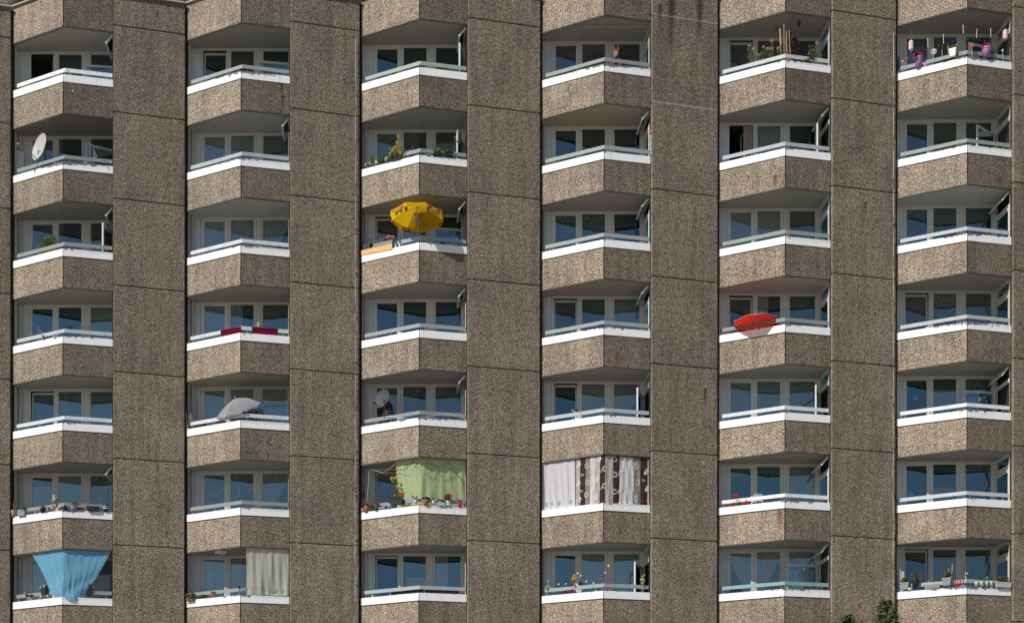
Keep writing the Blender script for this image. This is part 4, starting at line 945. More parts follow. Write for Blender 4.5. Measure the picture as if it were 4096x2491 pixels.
m = MB(); m.blob((0, 0, .06), .065, 10, 6, 0, .9); m.blob((-.06, -.01, .10), .035, 8, 5); m.tube([(.05, 0, .06), (.1, 0, .10)], .012, 5); small('pig_figurine', m, PINKP, P(5, *V(620, 962), .06), 'pinkish ceramic animal figurine on the ledge by the purple pot', 'figurine', 0, None, True)
vp(V, 5, 70, 1020, 60, 60, 'round', BLK, 'dark bushy plant at the pillar end of the lantern balcony', (100, 220, G3, 60), None, s=.2)
for k, (x0, y0, x1, y1) in enumerate(((1000, 872, 1003, 968), (1208, 812, 1211, 916))):
    m = MB(); a = P(5, *V(x0, y0), -.010); b = P(5, *V(x1, y1), -.010); m.tube([(0, 0, 0), b - a], .006, 5); m.tube([(.014, 0, 0), b - a + Vector((.014, 0, 0))], .006, 5); m.tube([(0, 0, 0), (.014, 0, 0)], .006, 5); m.tube([b - a, b - a + Vector((.014, 0, 0))], .006, 5); m.tube([(0, 0, 0), (0, .12, .02)], .005, 4)
    small('planter_bracket', m, ALUD, a, ('metal bracket hooked over the white band below the red pinwheels', 'metal bracket hooked over the white band below the white square pot')[k], 'bracket', group='brackets on the white band')
# second floor
V = View(5.762, 40, 500)
m = MB(); a = P(0, *V(215, 1150), .42); k = sc(a.y) / V.k; w = 205 * k; h = 530 * k; m.box(-w * .5, -.06, 0, w * .12, .5, h); m.box(w * .12, -.08, 0, w * .5, .5, h - .02); small('cabinet', m, WPOT, a, 'tall white cabinet panel standing in the corner beside the pale satellite dish', 'cabinet', .25)
m = MB(); a = P(0, *V(815, 830), .45); m.tube([(0, 0, -.3), (0, 0, .38)], .012, 6)
for q in range(9): z = -.02 + .045 * q; l = .10 * (1 - q / 14); m.tube([(-l, 0, z), (l, 0, z + .01)], .006, 4); m.tube([(0, -l * .7, z), (0, l * .7, z)], .006, 4)
small('indoor_aerial', m, BLK, a, 'black stacked rod aerial behind the pale satellite dish', 'aerial')
m = MB(); a = P(0, *V(2250, 960), -.02); m.tube([(0, 0, 0), (.012, -.01, -.05)], .011, 5); m.tube([(.012, -.01, -.05), (.02, -.01, -.075)], .007, 5); small('clothes_peg', m, RED, a, 'tiny red clothes peg on the net cord, second floor down', 'clothes peg')
m = MB(); a = P(0, *V(565, 1040), -.02); m.tube([(0, .05, .01), (0, 0, 0), (-.005, 0, -.10), (.03, 0, -.12), (.035, 0, -.05)], .005, 5); m.box(-.012, -.012, -.05, .03, .0, .0); small('cable_clip', m, DBLUE, a, 'small blue clip and wire loop on the band under pale dish', 'clip')
V = View(3.182, 1440, 500); PG_ = 'plants along the ledge of the daisy balcony'
def clipfoot(o): return o
vp(V, 2, 90, 545, 44, 16, 'trough', BLK, 'smallest green plant at the pillar end of the daisy balcony', (50, 75, G4, 30), bl(YEL, (115, 442, 8)), s=.05, group=PG_, name='ledge_plant')
vp(V, 2, 150, 535, 50, 16, 'trough', BLK, 'upright leafy green plant, second on the daisy balcony ledge', (58, 150, G4, 70), None, s=.05, group=PG_, name='ledge_plant')
vp(V, 2, 262, 512, 90, 16, 'trough', BLK, 'grassy dark green tuft between leafy plant and tall yellow daisies', (110, 90, G1, 70), bl(YEL, (250, 428, 8), (350, 472, 9)), s=.05, group=PG_, name='ledge_plant')
yd = [(x_, y_, r_ * 1.35) for x_, y_, r_ in [(487, 147, 14), (482, 232, 13), (530, 270, 10), (490, 262, 9), (463, 290, 13), (405, 320, 16), (440, 315, 10), (411, 287, 8), (365, 337, 10), (366, 275, 8), (378, 370, 12), (385, 395, 10), (458, 340, 17), (500, 335, 19), (525, 380, 16), (445, 262, 8), (520, 345, 10), (610, 408, 8)]]
vp(V, 2, 480, 462, 150, 16, 'trough', BLK, 'tall airy yellow daisy plant, the tallest on the ledge', (200, 150, G2, 110), (YEL, yd), s=.05, group=PG_, name='ledge_plant')
vp(V, 2, 390, 480, 120, 14, 'trough', BLK, 'low mixed greenery between the grassy tuft and tall daisies', (120, 70, G4, 60), bl(YEL, (350, 430, 9), (400, 440, 9)), s=.05, group=PG_, name='ledge_plant')
vp(V, 2, 672, 402, 50, 14, 'trough', BLK, 'green plant with one yellow flower rising behind the railing near ridge', (50, 110, G4, 40), bl(YEL, (638, 325, 11)), s=.2, group=PG_, name='ledge_plant')
vp(V, 2, 985, 408, 130, 14, 'trough', BLK, 'bushy marigold plant just past the ridge of the daisy balcony', (140, 100, G4, 90), bl(YEL, (993, 293, 9), (955, 322, 10), (930, 355, 9), (1045, 330, 6)), s=.05, group=PG_, name='ledge_plant')
vp(V, 2, 1125, 418, 130, 14, 'trough', BLK, 'feathery green plant below the tall bare stalk, daisy balcony', (140, 120, G1, 90), bl(YEL, (1098, 338, 9)), s=.05, group=PG_, name='ledge_plant')
sunflower(2, V(1230, 75), V(1190, 345), 'tall bare sunflower stalk with nodding seed head near the open window', .10, .03, G2, None, nl=3)
# third floor
V = View(1.805, 0, 830)
vp(V, 0, 350, 352, 210, 46, 'trough', WOOD, 'wooden planter with a yellow flecked green bush behind the railing', (165, 105, G1, 220), bl(YEL, (330, 235, 7), (365, 225, 7), (300, 265, 6), (395, 250, 7), (345, 215, 6)), s=.26, name='planter_box', cat='planter')
V = View(4.048, 1420, 740)
m = MB(); q = [P(2, *V(x, y), -.03) for x, y in ((92, 1062), (598, 942), (598, 1040), (92, 1138))]; n_ = Vector((-NL[0], -NL[1], 0)) * .02
a = q[0]; m.face([p - a for p in (q[3], q[2], q[1], q[0])]); m.face([p - a + n_ for p in q]);
for u_ in range(4): m.face([q[u_] - a, q[(u_ + 1) % 4] - a, q[(u_ + 1) % 4] - a + n_, q[u_] - a + n_])
small('plank', m, PLANK, a, 'raw yellow plywood board leaning on the band below the pink flowers', 'board')
vp(V, 2, 475, 985, 390, 50, 'trough', GPOT, 'grey flower box of pink geraniums above the plywood board', (340, 70, G1, 120), bl(PINK, (340, 915, 30), (425, 885, 34), (515, 888, 32), (580, 872, 34), (655, 880, 26), (330, 955, 22), (480, 900, 24), (550, 905, 22)), s=.10, name='flower_box', cat='planter')
m = MB(); a = P(2, *V(185, 1010), .06); m.box(-.19, -.05, -.07, .17, .15, .10); m.tube([(-.2, 0, .12), (.0, .02, .22), (.18, 0, .28)], .008, 5); m.tube([(.17, 0, .10), (.18, 0, .30)], .010, 5); m.tube([(-.2, 0, .0), (.2, .0, .06)], .006, 5)
small('toolbox', m, BLK, a, 'black crate with twigs at the pillar end of the yellow parasol balcony', 'crate', face_rot(2, 1450))
for k, (x, y) in enumerate(((660, 920), (722, 905), (662, 1000), (724, 980))):
    m = MB(); m.box(-.02, -.02, -.03, .02, .02, .03); small('rail_clamp', m, (WIRE, WIRE, WPOT, WPOT)[k], P(2, *V(x, y), .07), ('dark clamp on the railing nearest the pink flowers', 'dark clamp on the railing nearer the yellow parasol pole', 'white clamp on the band nearest the pink flowers', 'white clamp on the band nearer the yellow parasol pole')[k], 'clamp', face_rot(2, 1500), 'clamps by the pink flowers')
m = MB(); a = P(2, *V(1405, 960), .5); m.lathe([(.05, -.3), (.06, -.05), (.05, .03), (.022, .06), (.03, .09), (.02, .13)], 10); m.tube([(.06, 0, -.05), (.09, 0, .04), (.07, 0, .12)], .018, 6); small('garden_figure', m, BLK, a, 'small dark garden figure behind the railing under the yellow parasol', 'figurine', 0, None, True)
# fourth floor
V = View(3.274, 40, 1200)
for k, (x, y, r) in enumerate(((271, 518, 15), (437, 477, 17), (496, 492, 11))): vp(V, 0, x, y + 50, 40, 20, 'trough', BLK, ('red geranium head nearest the drainpipe, fourth floor down', 'largest red geranium head overlapping the railing, fourth floor down', 'small red geranium head near the ridge, fourth floor down')[k], (40, 30, G2, 16), bl(RED, (x, y, r)), s=.22 if k != 1 else .06, group='red geraniums of the fourth floor', name='geranium')
for k, (x, y) in enumerate(((425, 505), (606, 455))):
    m = MB(); a = P(0, *V(x, y), -.02); m.tube([(0, .12, .03), (0, .1, .05), (0, 0, .04), (0, -.01, -.07), (.01, -.03, -.08)], .008, 5); m.tube([(0, 0, .04), (-.08, .03, .03)], .006, 5); small('band_hook', m, ALU, a, ('metal hook on the white band nearer the drainpipe, fourth floor down', 'metal hook on the white band nearer the ridge, fourth floor down')[k], 'hook', group='hooks on the fourth floor band')
m = MB(); a = P(0, *V(995, 480), .2); m.box(-.07, -.03, -.16, .07, .03, .02); o = small('clock', m, BLK, a, 'small black box clock with a white dial under the patchy railing', 'clock'); m = MB(); m.tube([(.035 * math.cos(t * .5236), -.034, .035 * math.sin(t * .5236) - .02) for t in range(13)], .007, 5); m.build('dial', WPOT, o)
vp(V, 0, 790, 420, 60, 20, 'round', BLK, 'dark leafy plant behind the patchy railing at the ridge, fourth floor', (90, 60, G3, 40), None, s=.35)
m = MB(); a = P(0, *V(72, 530), .35); m.tube([(0, 0, -.2), (.0, 0, .2), (-.02, 0, .42)], .05, 7, r2=.015); small('folded_umbrella', m, BLK, a, 'dark folded umbrella leaning in the corner, fourth floor down', 'umbrella')
V = View(1.805, 0, 830); m = MB(); a = P(1, *V(1865, 862), .4); m.box(-.05, -.04, 0, .05, .04, .09); m.face([(-.075, -.05, .08), (.075, -.05, .08), (0, -.05, .15)]); m.face([(-.075, .05, .08), (.075, .05, .08), (0, .05, .15)]); m.face([(-.075, -.05, .08), (0, -.05, .15), (0, .05, .15), (-.075, .05, .08)]); m.face([(.075, -.05, .08), (0, -.05, .15), (0, .05, .15), (.075, .05, .08)]); m.tube([(0, 0, 0), (0, 0, -.4)], .012, 5)
small('bird_house', m, WOODL, a, 'tiny wooden bird house behind the wine red mats', 'bird house')
V = View(1.8046, 1400, 830)
p = P(3, *V(1408, 900), .62); o = empty('step_ladder', p, 'folded aluminium step ladder in the corner, fourth floor, flowered curtain stack', 'ladder'); m = MB(); hh = 1.0
m.tube([(-.04, 0, -.3), (-.03, .05, hh - .1), (-.02, .05, hh - .02), (.02, .05, hh), (.05, .05, hh - .05), (.06, 0, -.3)], .014, 7); m.build('frame', ALU, o); m = MB()
for q in range(4): m.box(-.04, .0, .05 + .22 * q, .06, .06, .075 + .22 * q)
m.build('step', ALU, o)
# fifth floor
V = View(3.256, 740, 1560)
p = P(1, *V(30, 512), .0); o = empty('broom', p, 'straw broom standing head down at the pillar end by grey parasol', 'broom'); m = MB(); d = P(1, *V(15, 275), .0) - p; m.tube([d * .45, d], .014, 7); m.build('handle', STRAW, o); m = MB()
for q in range(40): a = rp.uniform(0, 6.28); r_ = rp.uniform(0, 1); m.tube([(.05 * r_ * math.cos(a), .03 * r_ * math.sin(a), 0), d * .45 + Vector((.018 * r_ * math.cos(a), .018 * r_ * math.sin(a), 0))], .004, 3)
m.build('bristles', STRAW, o)
m = MB(); m.lathe([(.07, 0), (.10, .1), (.09, .2), (.05, .27), (.06, .32)], 14); small('jug', m, WPOT, P(1, *V(66, 425), .25), 'white jug behind the railing beside the straw broom', 'jug', 0, None, True)
m = MB(); a = P(1, *V(150, 420), .5); m.tube([(0, 0, -.4), P(1, *V(157, 118), .5) - a], .010, 6); small('broomstick', m, TWIG, a, 'thin brown stick standing upright left of the grey parasol', 'stick')
vp(V, 1, 200, 490, 200, 20, 'trough', BLK, 'low green trailing plants under the railing near the straw broom', (200, 60, G1, 70), bl(HOT, (278, 460, 8), (350, 430, 6), (335, 390, 5)), s=.22, name='flower_box')
vp(V, 1, 470, 440, 150, 18, 'trough', BLK, 'wispy dark plant under the railing below the grey parasol', (160, 60, G3, 60), None, s=.22, name='flower_box')
m = MB(); a = P(1, *V(932, 420), .6); m.lathe([(.03, 0), (.02, .25), (.05, .29), (.075, .33), (.02, .36), (.03, .40)], 10); small('garden_lantern', m, BLK, a, 'dark stake lantern behind the railing right of the grey parasol', 'lantern', 0, None, True)
m = MB(); q = [(1340 + 22 * (1 if k % 2 else -1) + rp.uniform(-6, 6), -5 + 17 * k) for k in range(22)]; q = [P(1, *V(*g), -.03) for g in q]; m.tube([a - q[0] for a in q], .0045, 4); small('loose_wire', m, STRING, q[0], 'zigzag of loose white wire at the net edge beside the pillar', 'wire')
V = View(3.043, 2160, 1560)
p = P(3, *V(430, 345), .12); o = empty('webcam', p, 'black camera with white arm clamped to the grey railing', 'camera'); k = sc(p.y) / V.k; m = MB(); m.blob((18 * k, 0, 108 * k), .04, 10, 6); m.tube([(5 * k, 0, 40 * k), (16 * k, 0, 100 * k)], .014, 6); m.build('camera_head', BLK, o, smooth=True); m = MB(); m.tube([(0, 0, -.02), (0, 0, 75 * k)], .016, 6); m.tube([(0, 0, 72 * k), (-46 * k, -.03, 105 * k)], .018, 7); m.build('arm', WPOT, o)
m = MB(); m.blob((0, 0, .04), .05, 8, 5, 0, .7); m.blob((.08, 0, .04), .045, 8, 5, 0, .7); small('red_shoes', m, RED, P(3, *V(130, 402), .28), 'pair of red shoes seen under the grey railing, fifth floor', 'shoes', 0, None, True)
m = MB(); m.blob((0, 0, .04), .05, 8, 5, 0, .8); m.blob((.05, 0, .03), .04, 8, 5, 0, .7); small('ceramic_bird', m, WOODL, P(3, *V(62, 412), .2), 'pale ceramic bird beside the red shoes under the grey railing', 'figurine', 0, None, True)
m = MB(); a = at(1400 + 2079 / 1.8046, 830 + 1172 / 1.8046, coly(3) + .9); b = at(1400 + 2079 / 1.8046, 830 + 1305 / 1.8046, coly(3) + .9); m.tube([(0, 0, .02), b - a], .004, 4); m.blob(b - a, .016, 8, 4); small('pull_cord', m, STRING, a, 'white cord with a bead hanging from the soffit, fifth floor', 'cord')
# sixth floor
V = View(3.257, 40, 1940); G6 = 'pots and ornaments of the owl balcony'
o = vp(V, 0, 50, 412, 82, 82, 'round', WOODL, 'pale pot of bare twigs at the pillar end of the owl balcony', None, None, group=G6); m = MB()
for q in range(9): m.tube([(rp.uniform(-.04, .04), 0, .12), (rp.uniform(-.02, .08), rp.uniform(-.03, .03), rp.uniform(.4, .66))], .009, 5)
m.build('twigs', TWIG, o)
vp(V, 0, 170, 402, 142, 62, 'trough', GPOT, 'grey trough with dry stalks on the ledge of the owl balcony', (90, 60, DRY, 24), None, group=G6)
m = MB(); m.lathe([(.03, 0), (.045, .11), (.05, .12)], 10); small('tilted_pot', m, TERRA, P(0, *V(322, 372), .06), 'small tilted terracotta pot between grey trough and black pot', 'flower pot', 0, G6).rotation_euler = (0, .5, 0)
vp(V, 0, 428, 352, 78, 56, 'round', BLK, 'black pot with a straw figure on the ledge of the owl balcony', (60, 40, DRY, 24), None, group=G6)
p = P(0, *V(592, 300), .06); k = sc(p.y) / V.k; o = empty('owl_figurine', p, 'feathered owl figurine standing above the ledge at the ridge', 'figurine', G6)
m = MB(); m.tube([(0, 0, 0), (0, 0, 60 * k)], .022, 8); m.build('perch', GREYD, o); m = MB(); c = (-8 * k, 0, 105 * k); m.blob(c, 36 * k, 12, 7, 0, 1.15)
for _ in range(60): a = rp.uniform(0, 6.28); z = rp.uniform(-.04, .05); m.leaf((c[0] + 36 * k * math.cos(a), c[1] + 36 * k * math.sin(a), c[2] + z), .028, 0, rp, .4)
m.build('body', WOODL, o); m = MB(); m.blob((-16 * k, -.01, 152 * k), 20 * k, 10, 6); m.face([(-50 * k, -.01, 172 * k), (-14 * k, -.02, 168 * k), (-22 * k, 0, 150 * k)]); m.face([(22 * k, -.01, 176 * k), (-14 * k, -.02, 168 * k), (-8 * k, 0, 150 * k)]); m.build('head', GREYD, o)
m = MB(); m.blob((0, 0, .07), .075, 12, 7, 0, .95); small('round_stone_head', m, WOODL, P(0, *V(650, 322), .06), 'round beige stone ball on the ledge right at the ridge', 'ornament', 0, G6, True)
vp(V, 0, 500, 345, 44, 40, 'round', GPOT, 'small grey pot between black pot and owl figurine', (40, 30, G3, 14), None, group=G6)
vp(V, 0, 565, 330, 50, 40, 'round', STRAW, 'small ochre pot under the owl figurine', (50, 25, DRY, 14), None, group=G6)
vp(V, 0, 825, 322, 68, 46, 'round', LILAC, 'lilac pot with crimson roses and green ribbon past the ridge', (60, 50, G4, 24), bl(DRED, (815, 228, 14), (850, 225, 14), (885, 240, 15), (860, 248, 12)), group=G6)
vp(V, 0, 720, 318, 70, 30, 'round', BLK, 'low dark bowl between stone ball and lilac pot', (60, 30, G3, 20), None, group=G6)
m = MB()
for q in range(6): m.tube([(-.10, .03 * (q % 2), .02 + .028 * (q // 2)), (.10, .03 * (q % 2), .02 + .028 * (q // 2))], .015, 7)
small('log_pile', m, TWIG, P(0, *V(912, 326), .06), 'small stack of dark sticks beside the lilac pot', 'log pile', face_rot(0, 450), G6)
vp(V, 0, 1085, 338, 168, 58, 'trough', BLK, 'long empty black trough on the shaded half of the owl balcony', None, None, group=G6)
o = vp(V, 0, 1250, 342, 70, 88, 'round', BLK, 'black and white pot carrying a tall twig obelisk', None, None, group=G6); m = MB()
for q in range(8): a = q * .785; m.tube([(.08 * math.cos(a), .05 * math.sin(a), .2), (.015 * math.cos(a) + .03, .015 * math.sin(a), .88 + rp.uniform(-.06, .06))], .006, 4)
for q in range(7): r_ = .075 - .008 * q; m.tube([(r_ * math.cos(t * .785) + .004 * q, r_ * .7 * math.sin(t * .785), .28 + .085 * q + .01 * t) for t in range(9)], .004, 4)
m.build('obelisk', TWIG, o); m = MB(); m.lathe([(.098, .08), (.1, .11)], 14); m.lathe([(.1, .15), (.103, .17)], 14); m.build('white_band', WPOT, o)
m = MB(); m.blob((0, 0, .05), .05, 8, 5); m.blob((0, 0, .12), .032, 8, 5); m.box(-.03, -.02, .13, .05, .02, .14); small('snowman_figure', m, GPOT, P(0, *V(1193, 305), .06), 'grey garden gnome shape beside the black and white pot', 'figurine', 0, G6, True)
basket(0, *V(232, 280), .7, .12, 'dark hanging basket in the corner of the owl balcony')
V = View(2.979, 2860, 1900)
rh = [(240, 243, 20), (278, 235, 16), (268, 265, 14), (230, 282, 13), (207, 310, 16), (285, 303, 19), (318, 318, 18), (385, 333, 20), (160, 355, 18), (205, 352, 18), (130, 368, 14), (345, 330, 14)]
vp(V, 4, 270, 398, 240, 20, 'trough', BLK, 'red geranium plant growing through the white railing, sixth floor', (190, 62, G4, 120), (RED, rh), s=.16, name='geranium_box', cat='planter')
vp(V, 4, 475, 358, 80, 14, 'trough', BLK, 'few red petals low behind the white railing near the chair', (70, 20, G3, 20), bl(RED, (450, 335, 9), (510, 320, 8)), s=.3, name='geranium_box', cat='planter')
p = P(4, *V(122, 225), .75); o = empty('bird_feeder', p, 'dark metal bird feeder hanging by the drainpipe corner, sixth floor', 'bird feeder'); k = sc(p.y) / V.k; m = MB(); m.lathe([(20 * k, 90 * k), (24 * k, 95 * k), (12 * k, 108 * k), (3 * k, 110 * k)], 14); m.build('roof', WIRE, o, smooth=True); m = MB(); m.lathe([(9 * k, 0), (9 * k, 90 * k)], 10); m.build('tube', GLASSY, o); m = MB(); m.tube([(0, 0, 105 * k), (0, 0, 195 * k)], .003, 4)
for z in (8, 55): m.tube([(24 * k * math.cos(t * .5236), 24 * k * math.sin(t * .5236), z * k) for t in range(13)], .004, 4)
m.build('perch_ring', WIRE, o)
p = P(4, *V(510, 330), .6); k = sc(p.y) / V.k; o = empty('garden_chair', p, 'metal tube chair with a light back behind the white railing', 'chair'); m = MB(); m.tube([(-48 * k, 0, -.5), (-46 * k, 0, 90 * k), (-36 * k, 0, 108 * k), (40 * k, 0, 108 * k), (55 * k, 0, 90 * k), (65 * k, 0, -.5)], .012, 7); m.build('frame', ALU, o); m = MB(); m.box(-40 * k, -.01, 20 * k, 48 * k, .01, 96 * k); m.box(-46 * k, 0, -.05, 60 * k, .4, -.02); m.build('backrest', LBLUE, o)
# lowest floor
V = View(3.257, 40, 1940)
o = vp(V, 0, 450, 1428, 98, 88, 'square', BLK, 'black hanging planter of white flowers beside the blue sheet', (100, 50, G2, 50), bl(WHT, (395, 1325, 22), (430, 1312, 22), (465, 1318, 20), (410, 1340, 16)), s=.05)
m = MB(); blossoms(m, (.03, -.02, .32), .03); m.build('pink_blossom', HOT, o)
vp(V, 0, 1035, 1440, 82, 108, 'square', BLK, 'black planter half hidden behind the blue sheet, shaded side', (90, 50, G3, 40), bl(PINK, (1075, 1320, 14), (1100, 1335, 12)), s=.12)
OR1 = plain('orange_lampion', (.75, .35, .2), .6, .05); YE1 = plain('yellow_lampion', (.75, .62, .25), .6, .05); LI1 = plain('lilac_lampion', (.42, .36, .62), .6, .05); GR1 = plain('pale_green_lampion', (.55, .62, .5), .6, .05)
garland('lampion_string', [P(0, *V(*g), .06) for g in ((150, 1380), (193, 1398), (257, 1422), (263, 1452), (330, 1430), (402, 1434), (488, 1424), (520, 1410))], 'string of small round lampions along the railing beside blue sheet', 'string lights', 'lampion', None, .035, WIRE, .003, mats=[None, LI1, OR1, YE1, None, YE1, GR1, None])
vp(V, 0, 265, 1490, 90, 30, 'round', LILAC, 'small lilac pot with mixed blossoms under the lampion string', (150, 40, G3, 50), bl(MAG, (185, 1480, 14), (215, 1475, 12), (345, 1470, 12)), s=.10)
o0 = at(*V(217, 1045), coly(0) + 1.5); o = empty('heart_garland', o0, 'white heart garland hanging on the board wall, blue sheet balcony', 'garland'); m = MB(); m.tube([(0, 0, .06), at(*V(217, 1245), coly(0) + 1.5) - o0], .004, 4); m.build('string', STRING, o)
for yh_, r_ in ((1090, .042), (1125, .022), (1160, .042), (1228, .042)):
    c = at(*V(217, yh_), coly(0) + 1.49) - o0; m = MB(); m.tube([c + Vector((r_ * 1.0 * (math.sin(t) ** 3), 0, r_ * (.8 * math.cos(t) - .3 * math.cos(2 * t) - .12 * math.cos(3 * t)))) for t in [q * .3927 for q in range(17)]], .009, 5); m.build('heart', WPOT, o)
V = View(3.256, 740, 2180)
vp(V, 1, 80, 722, 120, 24, 'trough', TWIG, 'trailing yellow flowers spilling over the band at the pillar end', (190, 80, G2, 110), bl(YEL, (20, 688, 9), (45, 685, 9), (90, 680, 9), (55, 750, 9), (10, 740, 9), (130, 700, 7), (30, 725, 8)), s=-.03, name='flower_box', cat='planter')
vp(V, 1, 245, 692, 110, 14, 'trough', BLK, 'low green plant with one yellow flower beside the trailing flowers', (120, 40, G1, 50), bl(YEL, (233, 638, 8)), s=.12, name='flower_box', cat='planter')
vp(V, 1, 370, 672, 66, 42, 'round', TERRA, 'red-brown pot of mixed flowers on the gingham cloth balcony ledge', (80, 30, G4, 36), bl(CORAL, (345, 640, 10), (395, 665, 9)), s=.05)
p = P(1, *V(115, 415), .66); o = empty('bird_house', p, 'small white wooden bird house hanging at the corner, gingham balcony', 'bird house'); k = sc(p.y) / V.k; m = MB(); m.box(-34 * k, -.06, 0, 34 * k, .06, 66 * k); m.box(-44 * k, -.08, -6 * k, 44 * k, .08, 0); m.build('box', WPOT, o); m = MB(); m.face([(-44 * k, -.08, 60 * k), (0, -.08, 100 * k), (0, .08, 100 * k), (-44 * k, .08, 60 * k)]); m.face([(44 * k, -.08, 60 * k), (0, -.08, 100 * k), (0, .08, 100 * k), (44 * k, .08, 60 * k)]); m.face([(-34 * k, -.06, 66 * k), (34 * k, -.06, 66 * k), (0, -.06, 98 * k)]); m.build('roof', WOODL, o); m = MB(); m.tube([(0, -.062, 40 * k), (0, -.055, 40 * k)], .02, 10); m.build('hole', BLK, o); m = MB(); m.tube([(0, 0, 98 * k), (0, 0, .62)], .003, 4); m.build('hanger', WIRE, o)
p = P(1, *V(708, 650), .08); o = empty('solar_lantern', p, 'dark solar lantern on a rod at the ridge, gingham balcony', 'lantern'); k = sc(p.y) / V.k; m = MB(); m.tube([(0, 0, 0), (0, 0, 90 * k)], .01, 6); m.build('rod', ALUD, o); m = MB(); m.lathe([(.02, 85 * k), (.03, 105 * k), (.045, 110 * k), (.012, 128 * k)], 12); m.build('lamp_head', BLK, o, smooth=True)
m = MB(); a = at(*V(465, 108), coly(1) + .8); a.z = levz(1, 6) - .02; m.lathe([(.17, -.07), (.2, -.04), (.2, 0.02)], 24); small('ceiling_lamp', m, WPOT, a, 'round white ceiling lamp on the soffit beside the gingham cloth', 'lamp', 0, None, True)
V = View(2.8, 1380, 2200)
o0 = P(2, *V(700, 480), .20); o = empty('leaf_screen', o0, 'artificial ivy screen behind the railing, lowest floor, yellow parasol stack', 'hedge screen'); m = MB()
for x in range(525, 1290, 6):
    for y in range(0, 4):
        yl = 497 - (x - 525) * .075 if x < 830 else 470 + (x - 830) * .02
        for _ in range(3): c = P(2, *V(x + rp.uniform(-5, 5), yl - 8 - y * 14 + rp.uniform(-6, 6)), .20) - o0; m.leaf(tuple(c), .036, 0, rp)
for x in range(560, 1000, 30): c = P(2, *V(x, 410 if x < 830 else 400), .2) - o0; m.leaf(tuple(c), .03, 0, rp)
m.build('ivy_leaves', G3, o); m = MB()
for x in range(530, 1290, 22):
    yl = 500 - (x - 525) * .075 if x < 830 else 474 + (x - 830) * .02
    a, b, c, d = (P(2, *V(x, yl), .19), P(2, *V(x + 22, yl - 46), .19), P(2, *V(x + 22, yl), .19), P(2, *V(x, yl - 46), .19)); m.tube([a - o0, b - o0], .005, 4); m.tube([c - o0, d - o0], .005, 4)
m.build('lattice', TWIG, o)
LIME = plain('lime_plastic', (.10, .62, .06), .35); m = MB(); m.blob((0, 0, .05), .05, 10, 6); small('toy_ball', m, LIME, P(2, *V(313, 528), .16), 'bright green toy ball on the ledge, lowest floor', 'toy ball', 0, None, True)
m = MB(); m.blob((0, 0, .04), .04, 8, 5, 0, .9); m.blob((.055, 0, .03), .035, 8, 5); small('toy_ladybird', m, DRED, P(2, *V(335, 524), .16), 'dark red toy beside the bright green ball', 'toy', 0, None, True)
V = View(3.043, 2160, 2220)
cm = {'y': YE1, 'l': LI1, 'r': RED, 'g': GR1, 'p': PINKP}
eg = [(150, 318, None), (165, 330, 'y'), (228, 342, 'y'), (318, 337, 'l'), (395, 288, 'r'), (470, 200, None), (460, 208, 'y'), (498, 238, 'y'), (565, 307, 'g'), (655, 327, 'g'), (740, 281, 'r'), (797, 200, 'p'), (835, 115, 'y'), (835, 90, None)]
garland('egg_garland', [P(3, *V(x, y), .55) for x, y, _ in eg], 'string of coloured plastic eggs hung across the lowest balcony', 'garland', 'egg', None, .033, WIRE, .0025, mats=[cm.get(c) for _, _, c in eg])
garland('egg_garland', [P(3, *V(x, y), .2) for x, y in ((683, 412), (768, 385), (850, 318), (852, 300))], 'short lower string of eggs near the ridge, lowest balcony', 'garland', 'egg', None, .033, WIRE, .0025, mats=[YE1, GR1, RED, None])
def flowerstick(i, x, y0, yb, label, mat1, mat2, s, clusters):
    p = P(i, *V(x, yb), s); k = sc(p.y) / V.k; o = empty('flower_stick', p, label, 'artificial flowers'); m = MB(); m.tube([(0, 0, -.02), (0, 0, (yb - y0) * k)], .007, 5); m.build('stick', ALUD, o)
    for nm_, mt, cl in (('blossoms', mat1, clusters[::2]), ('filler', mat2, clusters[1::2])):
        m = MB()
        for cx, cy_, r_ in cl: blossoms(m, ((cx - x) * k, -.01, (yb - cy_) * k), r_ * k, 14)
        m.build(nm_, mt, o)
flowerstick(3, 412, 245, 462, 'artificial flower stick in yellow and coral tied to the railing', YEL, CORAL, .06, [(415, 252, 20), (400, 335, 18), (425, 285, 20), (430, 318, 12), (395, 290, 14), (410, 300, 12), (420, 355, 18), (400, 330, 12), (410, 268, 14)])
flowerstick(3, 1245, 240, 440, 'yellow artificial flowers tied to the railing end by open window', YEL, WHT, .06, [(1272, 238, 14), (1240, 292, 16), (1255, 310, 22), (1225, 296, 12), (1248, 262, 14), (1262, 290, 8), (1240, 335, 14)])
flowerstick(3, 92, 315, 488, 'white orchid blossoms on a stem at the pillar end, egg garland balcony', WHT, G4, .08, [(100, 312, 12), (86, 345, 6), (80, 388, 16), (110, 378, 8), (105, 375, 18), (95, 410, 10), (130, 390, 16)])
vp(V, 3, 360, 470, 190, 16, 'trough', BLK, 'magenta flower heads under the railing, egg garland balcony', (150, 30, G3, 30), bl(MAG, (290, 462, 18), (320, 448, 20), (355, 440, 22), (395, 445, 20), (435, 450, 18), (375, 458, 18)), s=.12, name='flower_box')
p = P(3, *V(495, 372), .3); o = empty('toy_lantern', p, 'small dark blue house lantern behind the railing, egg garland balcony', 'lantern'); m = MB(); m.lathe([(.045, -.1), (.05, .06)], 6); m.build('body', DBLUE, o); m = MB(); m.lathe([(.10, .05), (.085, .07), (.015, .15), (.01, .18)], 10); m.build('roof', plain('navy_tin', (.02, .035, .10), .4), o)
V = View(1.8023, 2796, 1660)
vp(V, 4, 262, 1284, 90, 12, 'trough', BLK, 'dark red flowers low under the mint green railing', (90, 20, G3, 36), bl(DRED, (232, 1268, 9), (262, 1266, 9), (290, 1264, 9), (245, 1276, 8)), s=.22, name='flower_box')
